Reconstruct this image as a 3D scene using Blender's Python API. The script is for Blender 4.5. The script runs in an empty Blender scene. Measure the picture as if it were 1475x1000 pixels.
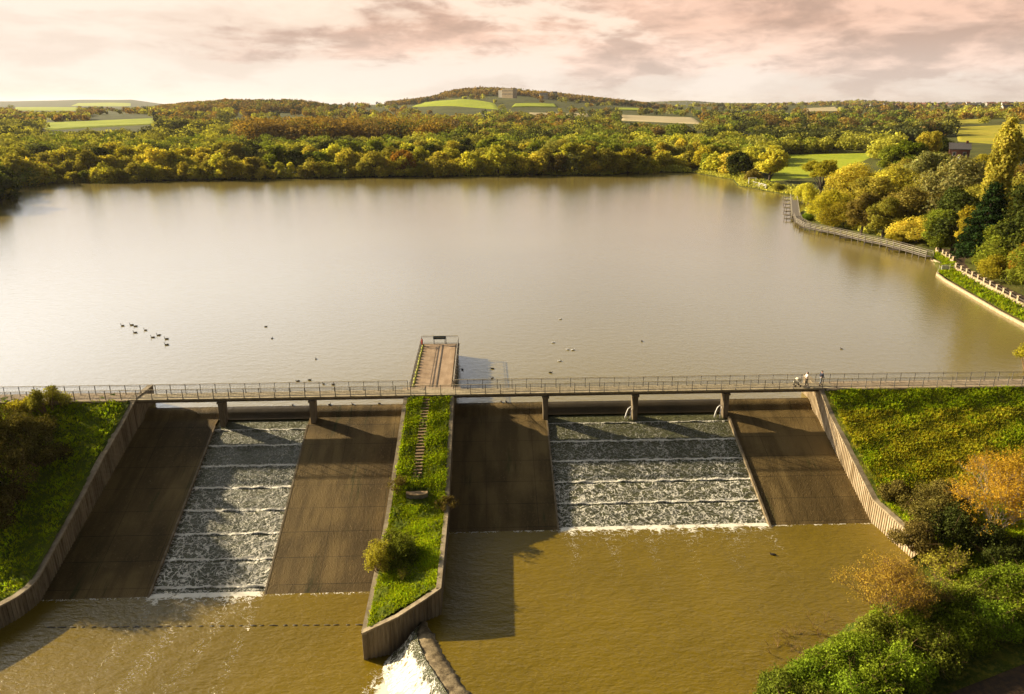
import bpy, bmesh, math, random
import numpy as np
from mathutils import Vector, Matrix
SC = bpy.context.scene
COL = SC.collection
R = math.radians
# ------------------------------------------------------------------ camera
F = 1050.0 / 1475.0
PIT = R(18.44)
H = 32.0
cd = bpy.data.cameras.new('camera'); cam = bpy.data.objects.new('camera', cd); COL.objects.link(cam)
cd.sensor_width = 36.0; cd.lens = 36.0 * F; cd.clip_start = 0.5; cd.clip_end = 40000
cam.location = (0, 0, H); cam.rotation_euler = (math.pi / 2 - PIT, 0, 0)
SC.camera = cam
SC.render.resolution_x = 1024; SC.render.resolution_y = 694
# ------------------------------------------------------------------ frames of reference
YAW = R(2.3)
OX, OY = -2.555, 76.339                      # a point of the weir crest, lake level is z = 0
UX, UY = math.cos(YAW), math.sin(YAW)        # along the bridge
VX, VY = math.sin(YAW), -math.cos(YAW)       # downstream

def W(u, v, z=0.0):
    return (OX + UX * u + VX * v, OY + UY * u + VY * v, z)

def uv_of(x, y):
    return ((x - OX) * UX + (y - OY) * UY, (x - OX) * VX + (y - OY) * VY)

def ray(px, py):
    a = (px - 737.5) / 1050; b = -(py - 500) / 1050
    return np.array([a, math.cos(PIT) + b * math.sin(PIT), -math.sin(PIT) + b * math.cos(PIT)])

def at_z(px, py, z):
    r = ray(px, py); t = (z - H) / r[2]
    return (r[0] * t, r[1] * t, z)
# ------------------------------------------------------------------ sun, sky, exposure
sx, sy, sz = UX * 8.2 + VX * 3.85, UY * 8.2 + VY * 3.85, -3.63      # travel direction of the sunlight
SL = Vector((sx, sy, sz)).normalized()
SUNDIR = -SL
ELEV = math.asin(SUNDIR.z); AZ = math.atan2(SUNDIR.x, SUNDIR.y)
ld = bpy.data.lights.new('sun', 'SUN'); ld.energy = 5.0; ld.angle = R(0.55); ld.color = (1.0, 0.83, 0.56)
sun = bpy.data.objects.new('sun', ld); COL.objects.link(sun)
sun.rotation_euler = SL.to_track_quat('-Z', 'Y').to_euler()
SC.view_settings.view_transform = 'Standard'; SC.view_settings.look = 'None'
SC.view_settings.exposure = 1.12; SC.view_settings.gamma = 1.0
SC.view_settings.use_curve_mapping = False
SC.cycles.max_bounces = 6; SC.cycles.transparent_max_bounces = 8; SC.cycles.volume_bounces = 0


class NT:
    """small helper to write node graphs"""
    def __init__(s, tree):
        s.t = tree; s.n = tree.nodes; s.l = tree.links
        s.n.clear()
    def new(s, ty, **kw):
        nd = s.n.new(ty)
        for k, v in kw.items():
            setattr(nd, k, v)
        return nd
    def put(s, sock, v):
        if isinstance(v, bpy.types.NodeSocket):
            s.l.new(v, sock)
        elif v is not None:
            if isinstance(v, (tuple, list)) and len(v) == 3 and len(sock.default_value) == 4:
                v = (*v, 1.0)
            sock.default_value = v
    def math(s, op, a, b=None, c=None, clamp=False):
        nd = s.new('ShaderNodeMath', operation=op, use_clamp=clamp)
        s.put(nd.inputs[0], a); s.put(nd.inputs[1], b)
        if c is not None: s.put(nd.inputs[2], c)
        return nd.outputs[0]
    def vmath(s, op, a, b=None):
        nd = s.new('ShaderNodeVectorMath', operation=op)
        s.put(nd.inputs[0], a)
        if b is not None: s.put(nd.inputs[1], b)
        return nd.outputs['Value'] if op in ('DOT_PRODUCT', 'LENGTH') else nd.outputs[0]
    def noise(s, vec, scale, detail=4, rough=0.55, dist=0.0):
        nd = s.new('ShaderNodeTexNoise')
        s.put(nd.inputs['Vector'], vec); nd.inputs['Scale'].default_value = scale
        nd.inputs['Detail'].default_value = detail; nd.inputs['Roughness'].default_value = rough
        nd.inputs['Distortion'].default_value = dist
        return nd.outputs['Fac']
    def ramp(s, fac, lo, hi, a=0.0, b=1.0):
        nd = s.new('ShaderNodeMapRange', interpolation_type='SMOOTHSTEP')
        s.put(nd.inputs['Value'], fac); s.put(nd.inputs['From Min'], lo); s.put(nd.inputs['From Max'], hi)
        s.put(nd.inputs['To Min'], a); s.put(nd.inputs['To Max'], b)
        return nd.outputs[0]
    def mix(s, fac, a, b, mode='MIX'):
        nd = s.new('ShaderNodeMix', data_type='RGBA', blend_type=mode)
        s.put(nd.inputs[0], fac); s.put(nd.inputs[6], a); s.put(nd.inputs[7], b)
        return nd.outputs[2]
    def scale(s, vec, xyz):
        nd = s.new('ShaderNodeVectorMath', operation='MULTIPLY')
        s.put(nd.inputs[0], vec); nd.inputs[1].default_value = xyz
        return nd.outputs[0]
    def bump(s, h, strength, dist):
        nd = s.new('ShaderNodeBump'); s.put(nd.inputs['Height'], h)
        nd.inputs['Strength'].default_value = strength; nd.inputs['Distance'].default_value = dist
        return nd.outputs[0]


def build_world():
    w = bpy.data.worlds.new('World'); SC.world = w; w.use_nodes = True
    g = NT(w.node_tree)
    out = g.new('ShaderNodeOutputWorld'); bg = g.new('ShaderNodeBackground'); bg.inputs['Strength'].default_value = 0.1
    sky = g.new('ShaderNodeTexSky', sky_type='NISHITA'); sky.sun_disc = False
    sky.sun_elevation = ELEV; sky.sun_rotation = AZ; sky.altitude = 80
    d = g.new('ShaderNodeTexCoord').outputs['Generated']
    sep = g.new('ShaderNodeSeparateXYZ'); g.put(sep.inputs[0], d)
    x, y, z = sep.outputs
    zc = g.math('MAXIMUM', z, 0.0)
    den = g.math('ADD', zc, 0.055)
    comb = g.new('ShaderNodeCombineXYZ')
    g.put(comb.inputs[0], g.math('DIVIDE', x, den)); g.put(comb.inputs[1], g.math('DIVIDE', y, den)); comb.inputs[2].default_value = 0.0
    p = comb.outputs[0]
    # large cloud bodies, then billows
    n1 = g.noise(g.vmath('ADD', p, (3.1, 7.7, 0)), 0.22, 5, 0.5, 0.4)
    n2 = g.noise(g.vmath('ADD', p, (1.3, 2.2, 0)), 0.62, 6, 0.55, 0.2)
    dd = g.scale(d, (5.0, 5.0, 17.0))
    n3 = g.noise(dd, 1.1, 8, 0.60, 0.25)
    n4 = g.noise(g.vmath('ADD', dd, (5, 3, 1)), 3.2, 6, 0.6, 0.3)
    az = g.math('ARCTAN2', x, y)
    right = g.ramp(az, -0.55, 0.25)
    n0 = g.noise(g.vmath('ADD', g.scale(d, (2.6, 2.6, 13.0)), (2.3, 0.4, 0.9)), 1.0, 5, 0.55, 0.6)
    den_ = g.math('ADD', g.math('MULTIPLY', n0, 0.50), g.math('ADD', g.math('MULTIPLY', n3, 0.32), g.math('MULTIPLY', n4, 0.18)))
    den_ = g.math('ADD', den_, g.math('MULTIPLY', g.math('SUBTRACT', right, 0.50), 0.17))
    gap = g.ramp(z, 0.055, 0.025)
    den_ = g.math('SUBTRACT', den_, g.math('MULTIPLY', gap, 0.13))
    dark = g.ramp(den_, 0.465, 0.545)
    hi = g.math('MULTIPLY', g.ramp(z, 0.02, 0.10), g.ramp(az, -0.6, -0.1, 0.35, 1.0))
    lit = g.mix(hi, (4.6, 4.0, 3.5), (5.0, 3.9, 3.1))
    shd = g.mix(hi, (3.7, 3.0, 2.6), (3.1, 2.1, 1.6))
    shd = g.mix(g.ramp(g.math('ADD', g.math('MULTIPLY', n4, 0.5), g.math('MULTIPLY', n3, 0.5)), 0.40, 0.60), g.mix(1.0, shd, (1.5, 1.45, 1.42), 'MULTIPLY'), shd)
    c = g.mix(dark, lit, shd)
    c = g.vmath('MULTIPLY', c, g.mix(g.ramp(g.math('ADD', g.math('MULTIPLY', n3, 0.6), g.math('MULTIPLY', n0, 0.4)), 0.44, 0.56), (1.0, 1.0, 1.0), (0.88, 0.86, 0.85)))
    # high up the pink fades to grey cream
    c = g.mix(g.ramp(z, 0.125, 0.20), c, g.mix(dark, (7.0, 7.2, 7.6), (4.9, 5.0, 5.3)))
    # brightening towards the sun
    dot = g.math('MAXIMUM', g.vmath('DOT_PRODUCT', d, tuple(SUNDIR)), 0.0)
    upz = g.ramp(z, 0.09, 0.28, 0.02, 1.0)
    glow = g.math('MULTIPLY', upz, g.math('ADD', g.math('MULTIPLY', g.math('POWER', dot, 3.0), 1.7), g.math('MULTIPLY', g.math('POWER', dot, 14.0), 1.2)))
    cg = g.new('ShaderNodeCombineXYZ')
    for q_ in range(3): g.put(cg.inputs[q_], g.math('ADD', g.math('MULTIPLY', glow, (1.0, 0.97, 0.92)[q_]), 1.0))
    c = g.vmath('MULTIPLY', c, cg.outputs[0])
    # overhead, out of view, the sky is dimmed to cool grey to lower the fill
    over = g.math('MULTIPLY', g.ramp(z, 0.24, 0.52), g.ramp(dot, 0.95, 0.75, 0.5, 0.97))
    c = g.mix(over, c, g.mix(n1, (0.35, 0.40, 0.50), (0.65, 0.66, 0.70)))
    c = g.vmath('MULTIPLY', c, g.mix(g.ramp(y, -0.35, 0.25), (0.26, 0.27, 0.30), (1, 1, 1)))  # unseen sky behind the camera dimmed to cut the ambient light
    c = g.mix(g.ramp(z, -0.03, -0.005), (0.25, 0.22, 0.14), c)
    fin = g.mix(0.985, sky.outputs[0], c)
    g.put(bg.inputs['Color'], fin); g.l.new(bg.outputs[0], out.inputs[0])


build_world()
# ------------------------------------------------------------------ tagging and mesh helpers

def tag(o, label=None, cat=None, group=None, kind=None):
    if label: o['label'] = label
    if cat: o['category'] = cat
    if group: o['group'] = group
    if kind: o['kind'] = kind
    return o


def empty(name, loc, label, cat, group=None, rz=0.0):
    o = bpy.data.objects.new(name, None); COL.objects.link(o); o.location = loc; o.rotation_euler.z = rz
    o.empty_display_size = 0.3
    return tag(o, label, cat, group)


class MB:
    """collects simple shapes and links them as one mesh object"""
    def __init__(s): s.v = []; s.f = []
    def add(s, vs, fs):
        k = len(s.v); s.v += [tuple(p) for p in vs]; s.f += [tuple(i + k for i in f) for f in fs]; return s
    def box8(s, b, t):                         # four bottom and four top corners
        return s.add(list(b) + list(t), [(3, 2, 1, 0), (4, 5, 6, 7), (0, 1, 5, 4), (1, 2, 6, 5), (2, 3, 7, 6), (3, 0, 4, 7)])
    def ubox(s, u0, u1, v0, v1, z0, z1):       # box in bridge coordinates
        q = ((u0, v1), (u1, v1), (u1, v0), (u0, v0))
        return s.box8([W(a, b, z0) for a, b in q], [W(a, b, z1) for a, b in q])
    def box(s, x0, x1, y0, y1, z0, z1):
        q = ((x0, y0), (x1, y0), (x1, y1), (x0, y1))
        return s.box8([(a, b, z0) for a, b in q], [(a, b, z1) for a, b in q])
    def bar(s, p, q, w, h=None, up=(0, 0, 1)):  # square bar between two points
        h = h or w
        p = Vector(p); q = Vector(q); d = (q - p).normalized()
        a = d.cross(Vector(up))
        if a.length < 1e-4: a = d.cross(Vector((1, 0, 0)))
        a.normalize(); b = a.cross(d).normalized()
        o = [(-1, -1), (1, -1), (1, 1), (-1, 1)]
        B = [p + a * (i * w / 2) + b * (j * h / 2) for i, j in o]; T = [q + a * (i * w / 2) + b * (j * h / 2) for i, j in o]
        return s.box8(B, T)
    def tube(s, pts, rads, n=6, cap=True):
        rings = []; pts = [Vector(p) for p in pts]
        ref = Vector((0.12, 0.31, 0.94)).normalized()
        for i, p in enumerate(pts):
            d = (pts[min(i + 1, len(pts) - 1)] - pts[max(i - 1, 0)]).normalized()
            a = d.cross(ref)
            if a.length < 0.05: a = d.cross(Vector((1, 0, 0)))
            a.normalize(); b = d.cross(a)
            rr = rads[i] if hasattr(rads, '__len__') else rads
            ra, rb = rr if hasattr(rr, '__len__') else (rr, rr)
            rings.append([p + a * math.cos(6.28318 * k / n) * ra + b * math.sin(6.28318 * k / n) * rb for k in range(n)])
        vs = [q for r in rings for q in r]; fs = []
        for i in range(len(pts) - 1):
            for k in range(n):
                fs.append((i * n + k, i * n + (k + 1) % n, (i + 1) * n + (k + 1) % n, (i + 1) * n + k))
        if cap: fs.append(tuple(range(n))[::-1]); fs.append(tuple((len(pts) - 1) * n + k for k in range(n)))
        return s.add(vs, fs)
    def build(s, name, mat, parent=None, smooth=False, bevel=0.0):
        me = bpy.data.meshes.new(name); me.from_pydata(s.v, [], s.f); me.update()
        if smooth: me.polygons.foreach_set('use_smooth', [True] * len(me.polygons))
        me.materials.append(mat)
        o = bpy.data.objects.new(name, me); COL.objects.link(o)
        if parent: o.parent = parent; o.matrix_parent_inverse = parent_inv(parent)
        if bevel:
            m = o.modifiers.new('bevel', 'BEVEL'); m.width = bevel; m.segments = 2; m.limit_method = 'ANGLE'
        return o


def parent_inv(p):
    M = Matrix.LocRotScale(p.location, p.rotation_euler, p.scale)
    return M.inverted()


def grid_mesh(name, P, mat, parent=None, attrs=None, smooth=True, label=None, kind=None):
    """P : (n, m, 3) array of points"""
    n, m = P.shape[:2]
    me = bpy.data.meshes.new(name)
    me.vertices.add(n * m); me.vertices.foreach_set('co', P.reshape(-1).astype(np.float32))
    idx = np.arange(n * m).reshape(n, m)
    q = np.stack([idx[:-1, :-1], idx[:-1, 1:], idx[1:, 1:], idx[1:, :-1]], -1).reshape(-1, 4)
    me.loops.add(len(q) * 4); me.loops.foreach_set('vertex_index', q.reshape(-1).astype(np.int32))
    me.polygons.add(len(q)); me.polygons.foreach_set('loop_start', (np.arange(len(q)) * 4).astype(np.int32))
    me.update(calc_edges=True)
    me.polygons.foreach_set('use_smooth', np.full(len(q), smooth))
    for k, a in (attrs or {}).items():
        if a.ndim == 3:
            at = me.attributes.new(k, 'FLOAT_COLOR', 'POINT'); c = np.ones((n * m, 4), np.float32); c[:, :3] = a.reshape(-1, 3)
            at.data.foreach_set('color', c.reshape(-1))
        else:
            at = me.attributes.new(k, 'FLOAT', 'POINT'); at.data.foreach_set('value', a.reshape(-1).astype(np.float32))
    # normals upward
    me.materials.append(mat)
    o = bpy.data.objects.new(name, me); COL.objects.link(o)
    if parent: o.parent = parent; o.matrix_parent_inverse = parent_inv(parent)
    if kind: o['kind'] = kind
    if label: o['label'] = label
    return o


def quads_mesh(name, V4, mat=None, tint=None):
    """V4: (N,4,3) separate quads, one tint per quad"""
    n = len(V4)
    me = bpy.data.meshes.new(name)
    me.vertices.add(n * 4); me.vertices.foreach_set('co', V4.reshape(-1).astype(np.float32))
    me.loops.add(n * 4); me.loops.foreach_set('vertex_index', np.arange(n * 4, dtype=np.int32))
    me.polygons.add(n); me.polygons.foreach_set('loop_start', (np.arange(n) * 4).astype(np.int32))
    me.update(calc_edges=True)
    if tint is not None:
        at = me.attributes.new('tint', 'FLOAT_COLOR', 'FACE')
        c = np.ones((n, 4), np.float32); c[:, :3] = tint
        at.data.foreach_set('color', c.reshape(-1))
    if mat: me.materials.append(mat)
    return me


def leaf_quads(rng, C, N, size, aspect=0.6):
    """C centres, N preferred normals; returns (n,4,3) small leaf sprays"""
    n = len(C)
    r = rng.normal(size=(n, 3)); N = N + r * 0.75; N /= np.linalg.norm(N, axis=1, keepdims=True) + 1e-9
    T = np.cross(N, rng.normal(size=(n, 3))); T /= np.linalg.norm(T, axis=1, keepdims=True) + 1e-9
    B = np.cross(N, T)
    s = (size * rng.uniform(0.6, 1.35, n))[:, None]
    T = T * s * 0.5; B = B * s * 0.5 * aspect
    return np.stack([C - T, C - B + N * s * 0.12, C + T, C + B + N * s * 0.12], 1)

# ------------------------------------------------------------------ materials

def new_mat(name):
    m = bpy.data.materials.new(name); m.use_nodes = True
    g = NT(m.node_tree); out = g.new('ShaderNodeOutputMaterial')
    return m, g, out


def principled(g, out, col, rough=0.8, spec=0.3, normal=None, metallic=0.0):
    b = g.new('ShaderNodeBsdfPrincipled')
    g.put(b.inputs['Base Color'], col); g.put(b.inputs['Roughness'], rough); g.put(b.inputs['Specular IOR Level'], spec)
    g.put(b.inputs['Metallic'], metallic)
    if normal is not None: g.put(b.inputs['Normal'], normal)
    g.l.new(b.outputs[0], out.inputs[0])
    return b


def coords(g): return g.new('ShaderNodeTexCoord').outputs['Object']
def geo_pos(g): return g.new('ShaderNodeNewGeometry').outputs['Position']


def simple_mat(name, a, b, scale=2.0, rough=0.8, bump=0.2, bd=0.02, stretch=(1, 1, 1), spec=0.25, metallic=0.0):
    m, g, out = new_mat(name)
    p = g.scale(geo_pos(g), stretch)
    n = g.noise(p, scale, 6, 0.6)
    n2 = g.noise(p, scale * 7, 4, 0.6)
    f = g.ramp(g.math('ADD', g.math('MULTIPLY', n, 0.7), g.math('MULTIPLY', n2, 0.3)), 0.35, 0.65)
    principled(g, out, g.mix(f, a, b), rough, spec, g.bump(n2, bump, bd), metallic)
    return m


M = {}
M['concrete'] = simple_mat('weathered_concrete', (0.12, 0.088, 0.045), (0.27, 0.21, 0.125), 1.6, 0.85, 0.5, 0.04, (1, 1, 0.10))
M['sunlit_concrete'] = simple_mat('sunlit_weathered_concrete', (0.26, 0.19, 0.10), (0.50, 0.40, 0.26), 1.6, 0.85, 0.5, 0.04, (1, 1, 0.10))  # lighter copy of the wall concrete, sunlight put into its colour
M['coping'] = simple_mat('coping_concrete', (0.2, 0.15, 0.085), (0.36, 0.29, 0.18), 1.5, 0.85, 0.3, 0.02)
M['deck'] = simple_mat('deck_concrete', (0.27, 0.20, 0.12), (0.40, 0.31, 0.20), 1.2, 0.85, 0.2, 0.01)
M['deck_edge'] = simple_mat('deck_edge', (0.26, 0.21, 0.12), (0.42, 0.34, 0.21), 1.5, 0.85, 0.2, 0.01)
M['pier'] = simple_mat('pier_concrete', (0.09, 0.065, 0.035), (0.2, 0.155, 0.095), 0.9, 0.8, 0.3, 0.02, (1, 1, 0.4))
M['jetty'] = simple_mat('jetty_planks', (0.27, 0.18, 0.10), (0.40, 0.28, 0.17), 1.6, 0.8, 0.3, 0.02, (1, 0.3, 1))
M['steel'] = simple_mat('painted_steel', (0.10, 0.09, 0.08), (0.20, 0.18, 0.15), 6, 0.55, 0.1, 0.003, spec=0.4)
M['rail_pale'] = simple_mat('galvanised_rail', (0.24, 0.21, 0.16), (0.38, 0.34, 0.27), 6, 0.5, 0.1, 0.003, spec=0.45)
M['sign_dark'] = simple_mat('sign_panel', (0.03, 0.06, 0.07), (0.05, 0.09, 0.10), 3, 0.5, 0.1, 0.003)
M['sign_white'] = simple_mat('white_panel', (0.62, 0.60, 0.55), (0.72, 0.70, 0.66), 3, 0.6, 0.1, 0.003)
M['red'] = simple_mat('red_plastic', (0.45, 0.05, 0.02), (0.60, 0.07, 0.03), 3, 0.45, 0.1, 0.003)
M['old_wood'] = simple_mat('grey_timber', (0.09, 0.075, 0.055), (0.20, 0.17, 0.13), 3, 0.85, 0.4, 0.01)
M['pale_wood'] = simple_mat('silvered_timber', (0.22, 0.19, 0.14), (0.38, 0.34, 0.26), 3, 0.8, 0.4, 0.01)
M['dark_wood'] = simple_mat('wet_timber', (0.05, 0.04, 0.03), (0.11, 0.085, 0.06), 3, 0.8, 0.4, 0.01)
M['step_wood'] = simple_mat('step_timber', (0.20, 0.13, 0.06), (0.36, 0.25, 0.13), 3, 0.85, 0.4, 0.01)
M['stone'] = simple_mat('pale_stone', (0.3, 0.22, 0.12), (0.48, 0.38, 0.24), 2.5, 0.85, 0.4, 0.02)
M['brick'] = simple_mat('red_brick', (0.11, 0.045, 0.03), (0.17, 0.07, 0.045), 3, 0.85, 0.3, 0.01)
M['slate'] = simple_mat('roof_slate', (0.06, 0.055, 0.055), (0.11, 0.10, 0.095), 3, 0.7, 0.3, 0.01)
M['tile'] = simple_mat('roof_tile', (0.22, 0.09, 0.05), (0.34, 0.15, 0.08), 3, 0.8, 0.3, 0.01)
M['render'] = simple_mat('cream_render', (0.55, 0.49, 0.38), (0.66, 0.60, 0.48), 0.2, 0.85, 0.2, 0.01)
M['sandstone'] = simple_mat('sandstone', (0.46, 0.34, 0.20), (0.58, 0.45, 0.28), 0.2, 0.85, 0.2, 0.01)
M['glass'] = simple_mat('window_glass', (0.02, 0.025, 0.03), (0.04, 0.045, 0.05), 0.5, 0.1, 0.0, 0.001, spec=0.6)
M['rock'] = simple_mat('wet_rock', (0.05, 0.04, 0.02), (0.10, 0.08, 0.045), 4, 0.6, 0.5, 0.03)
M['moss'] = simple_mat('moss', (0.25, 0.26, 0.04), (0.40, 0.40, 0.09), 6, 0.95, 0.5, 0.02)
M['bark'] = simple_mat('bark', (0.045, 0.033, 0.022), (0.11, 0.085, 0.06), 3, 0.9, 0.5, 0.03, (1, 1, 0.3))
M['bark_pale'] = simple_mat('pale_bark', (0.22, 0.18, 0.12), (0.40, 0.34, 0.24), 3, 0.9, 0.4, 0.02, (1, 1, 0.3))
M['twig'] = simple_mat('bare_twigs', (0.14, 0.08, 0.035), (0.28, 0.17, 0.08), 3, 0.9, 0.2, 0.01)
M['track'] = simple_mat('leaf_strewn_track', (0.030, 0.020, 0.012), (0.085, 0.05, 0.02), 2.0, 0.9, 0.6, 0.05)
M['path'] = simple_mat('gravel_path', (0.26, 0.19, 0.11), (0.40, 0.31, 0.20), 2.0, 0.9, 0.4, 0.02)
M['fowl_dark'] = simple_mat('dark_feathers', (0.020, 0.016, 0.012), (0.05, 0.04, 0.03), 12, 0.7, 0.1, 0.003)
M['fowl_breast'] = simple_mat('pale_feathers', (0.42, 0.36, 0.27), (0.55, 0.48, 0.38), 12, 0.7, 0.1, 0.003)
M['fowl_white'] = simple_mat('white_feathers', (0.74, 0.72, 0.66), (0.84, 0.82, 0.78), 12, 0.7, 0.1, 0.003)
M['beak'] = simple_mat('beak', (0.30, 0.15, 0.03), (0.38, 0.2, 0.05), 12, 0.5, 0.1, 0.003)
M['skin'] = simple_mat('skin', (0.42, 0.25, 0.17), (0.50, 0.31, 0.22), 9, 0.6, 0.1, 0.002)
M['hair'] = simple_mat('dark_hair', (0.02, 0.014, 0.01), (0.05, 0.03, 0.02), 20, 0.5, 0.3, 0.003)
M['top_white'] = simple_mat('cream_cloth', (0.66, 0.60, 0.52), (0.76, 0.71, 0.63), 8, 0.85, 0.3, 0.005)
M['jacket'] = simple_mat('navy_cloth', (0.018, 0.022, 0.04), (0.035, 0.04, 0.06), 8, 0.8, 0.3, 0.005)
M['trousers'] = simple_mat('dark_cloth', (0.03, 0.028, 0.028), (0.06, 0.055, 0.05), 8, 0.85, 0.3, 0.005)
M['denim'] = simple_mat('grey_denim', (0.13, 0.14, 0.15), (0.20, 0.21, 0.22), 8, 0.85, 0.3, 0.005)
M['pram'] = simple_mat('pale_canvas', (0.62, 0.55, 0.38), (0.72, 0.65, 0.47), 8, 0.85, 0.2, 0.005)


def leaf_mat(name, col, trans=0.45, hue=0.10):
    """leaves: own colour, per-tree shift, per-spray tint"""
    m, g, out = new_mat(name)
    oi = g.new('ShaderNodeObjectInfo')
    at = g.new('ShaderNodeAttribute', attribute_name='tint')
    hsv = g.new('ShaderNodeHueSaturation')
    g.put(hsv.inputs['Hue'], g.math('ADD', 0.5 - hue * 0.22, g.math('MULTIPLY', oi.outputs['Random'], hue * 0.44)))
    rnd2 = g.math('FRACT', g.math('MULTIPLY', oi.outputs['Random'], 7.13))
    g.put(hsv.inputs['Value'], g.math('ADD', 0.78, g.math('MULTIPLY', rnd2, 0.5)))
    hsv.inputs['Saturation'].default_value = 1.0; g.put(hsv.inputs['Color'], (*col, 1))
    c = g.mix(1.0, hsv.outputs[0], at.outputs['Color'], 'MULTIPLY')
    d = g.new('ShaderNodeBsdfDiffuse'); g.put(d.inputs['Color'], c)
    t = g.new('ShaderNodeBsdfTranslucent'); g.put(t.inputs['Color'], g.mix(1.0, c, (1.0, 0.95, 0.55), 'MULTIPLY'))
    mx = g.new('ShaderNodeMixShader'); mx.inputs[0].default_value = trans
    g.l.new(d.outputs[0], mx.inputs[1]); g.l.new(t.outputs[0], mx.inputs[2])
    g.l.new(mx.outputs[0], out.inputs[0])
    return m


LM = {
    'willow': leaf_mat('willow_leaves', (0.52, 0.475, 0.06), 0.45, 0.07),
    'olive': leaf_mat('olive_leaves', (0.36, 0.33, 0.05), 0.4, 0.05),
    'green': leaf_mat('green_leaves', (0.20, 0.235, 0.026), 0.4, 0.04),
    'dark': leaf_mat('dark_leaves', (0.065, 0.080, 0.016), 0.3, 0.03),
    'conifer': leaf_mat('conifer_needles', (0.022, 0.042, 0.010), 0.2, 0.0),
    'apricot': leaf_mat('apricot_leaves', (0.52, 0.35, 0.05), 0.4, 0.0),
    'amber': leaf_mat('amber_leaves', (0.48, 0.29, 0.025), 0.4, 0.03),
    'bramble': leaf_mat('bramble_leaves', (0.15, 0.12, 0.028), 0.3, 0.06),
    'gold': leaf_mat('golden_leaves', (0.38, 0.33, 0.030), 0.5, 0.04),
    'orange': leaf_mat('orange_leaves', (0.38, 0.22, 0.03), 0.45, 0.04),
    'brown': leaf_mat('brown_leaves', (0.21, 0.16, 0.035), 0.35, 0.06),
    'silver': leaf_mat('silver_leaves', (0.33, 0.32, 0.10), 0.4, 0.05),
    'bright': leaf_mat('hedge_leaves', (0.22, 0.29, 0.020), 0.45, 0.06),
    'tint': leaf_mat('woodland_leaves', (1.0, 1.0, 1.0), 0.35, 0.0),
}


def grass_mat(name, a, b, c, scale=0.25):
    m, g, out = new_mat(name)
    p = geo_pos(g)
    n = g.noise(p, scale, 6, 0.6); n2 = g.noise(p, scale * 9, 5, 0.65); n3 = g.noise(p, scale * 40, 3, 0.6)
    col = g.mix(g.ramp(n, 0.40, 0.60), a, b)
    col = g.mix(g.ramp(n2, 0.45, 0.65), col, c)
    col = g.mix(g.math('MULTIPLY', g.ramp(n3, 0.5, 0.7), 0.5), col, a)
    principled(g, out, col, 0.95, 0.1, g.bump(g.math('ADD', n2, g.math('MULTIPLY', n3, 0.4)), 0.9, 0.5))
    return m


M['grass'] = grass_mat('grass', (0.07, 0.10, 0.008), (0.13, 0.17, 0.012), (0.17, 0.19, 0.02))
M['grass_dry'] = grass_mat('dry_grass', (0.08, 0.11, 0.010), (0.20, 0.20, 0.02), (0.28, 0.25, 0.03))
M['field_green'] = grass_mat('pasture', (0.24, 0.29, 0.014), (0.32, 0.36, 0.018), (0.36, 0.37, 0.025), 0.02)
M['field_brown'] = grass_mat('ploughed_soil', (0.17, 0.115, 0.06), (0.22, 0.15, 0.085), (0.20, 0.14, 0.07), 0.02)
M['field_straw'] = grass_mat('stubble', (0.36, 0.29, 0.16), (0.44, 0.36, 0.20), (0.40, 0.33, 0.16), 0.02)
M['field_gold'] = grass_mat('golden_pasture', (0.26, 0.24, 0.02), (0.42, 0.33, 0.03), (0.34, 0.30, 0.03), 0.03)
M['ground'] = grass_mat('countryside', (0.055, 0.06, 0.012), (0.09, 0.095, 0.016), (0.11, 0.10, 0.022), 0.02)


def apron_mat():
    m, g, out = new_mat('wet_apron_concrete')
    p = coords(g)
    st = g.noise(g.scale(p, (0.9, 0.16, 0.16)), 1.0, 4, 0.5)
    big = g.noise(p, 0.12, 4, 0.55)
    fine = g.noise(g.scale(p, (1, 0.7, 0.7)), 4.2, 6, 0.75)
    spk = g.noise(g.scale(p, (1.3, 0.9, 1)), 9.0, 2, 0.6)
    col = g.mix(g.ramp(st, 0.38, 0.62), (0.130, 0.088, 0.032), (0.205, 0.140, 0.052))
    col = g.mix(g.math('MULTIPLY', g.ramp(big, 0.45, 0.65), 0.6), col, (0.045, 0.030, 0.011))
    col = g.mix(g.math('MULTIPLY', g.ramp(fine, 0.52, 0.72), 0.8), col, (0.20, 0.13, 0.055))
    fl = g.ramp(g.math('MULTIPLY', spk, g.math('ADD', fine, 0.35)), 0.60, 0.70)
    vv = g.vmath('DOT_PRODUCT', p, (VX, VY, 0.0)); uu = g.vmath('DOT_PRODUCT', p, (UX, UY, 0.0))
    fv = g.math('FRACT', g.math('MULTIPLY', vv, 1 / 2.62)); fu = g.math('FRACT', g.math('MULTIPLY', uu, 1 / 4.95))
    jl = g.math('MAXIMUM', g.math('LESS_THAN', fv, 0.022), g.math('LESS_THAN', fu, 0.010))
    col = g.mix(g.math('MULTIPLY', jl, g.ramp(big, 0.35, 0.6, 0.25, 0.75)), col, (0.03, 0.022, 0.010))
    alg = g.noise(g.scale(p, (0.9, 0.10, 0.10)), 1.0, 5, 0.65)
    col = g.mix(g.math('MULTIPLY', g.ramp(alg, 0.58, 0.70), 0.65), col, (0.035, 0.045, 0.012))
    col = g.mix(g.math('MULTIPLY', fl, 0.7), col, (0.45, 0.34, 0.17))  # golden flecks painted in for sun sparkle on the wet film
    principled(g, out, col, 0.6, 0.06, g.bump(g.math('ADD', fine, g.math('MULTIPLY', spk, 0.9)), 1.0, 0.12))
    return m


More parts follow.
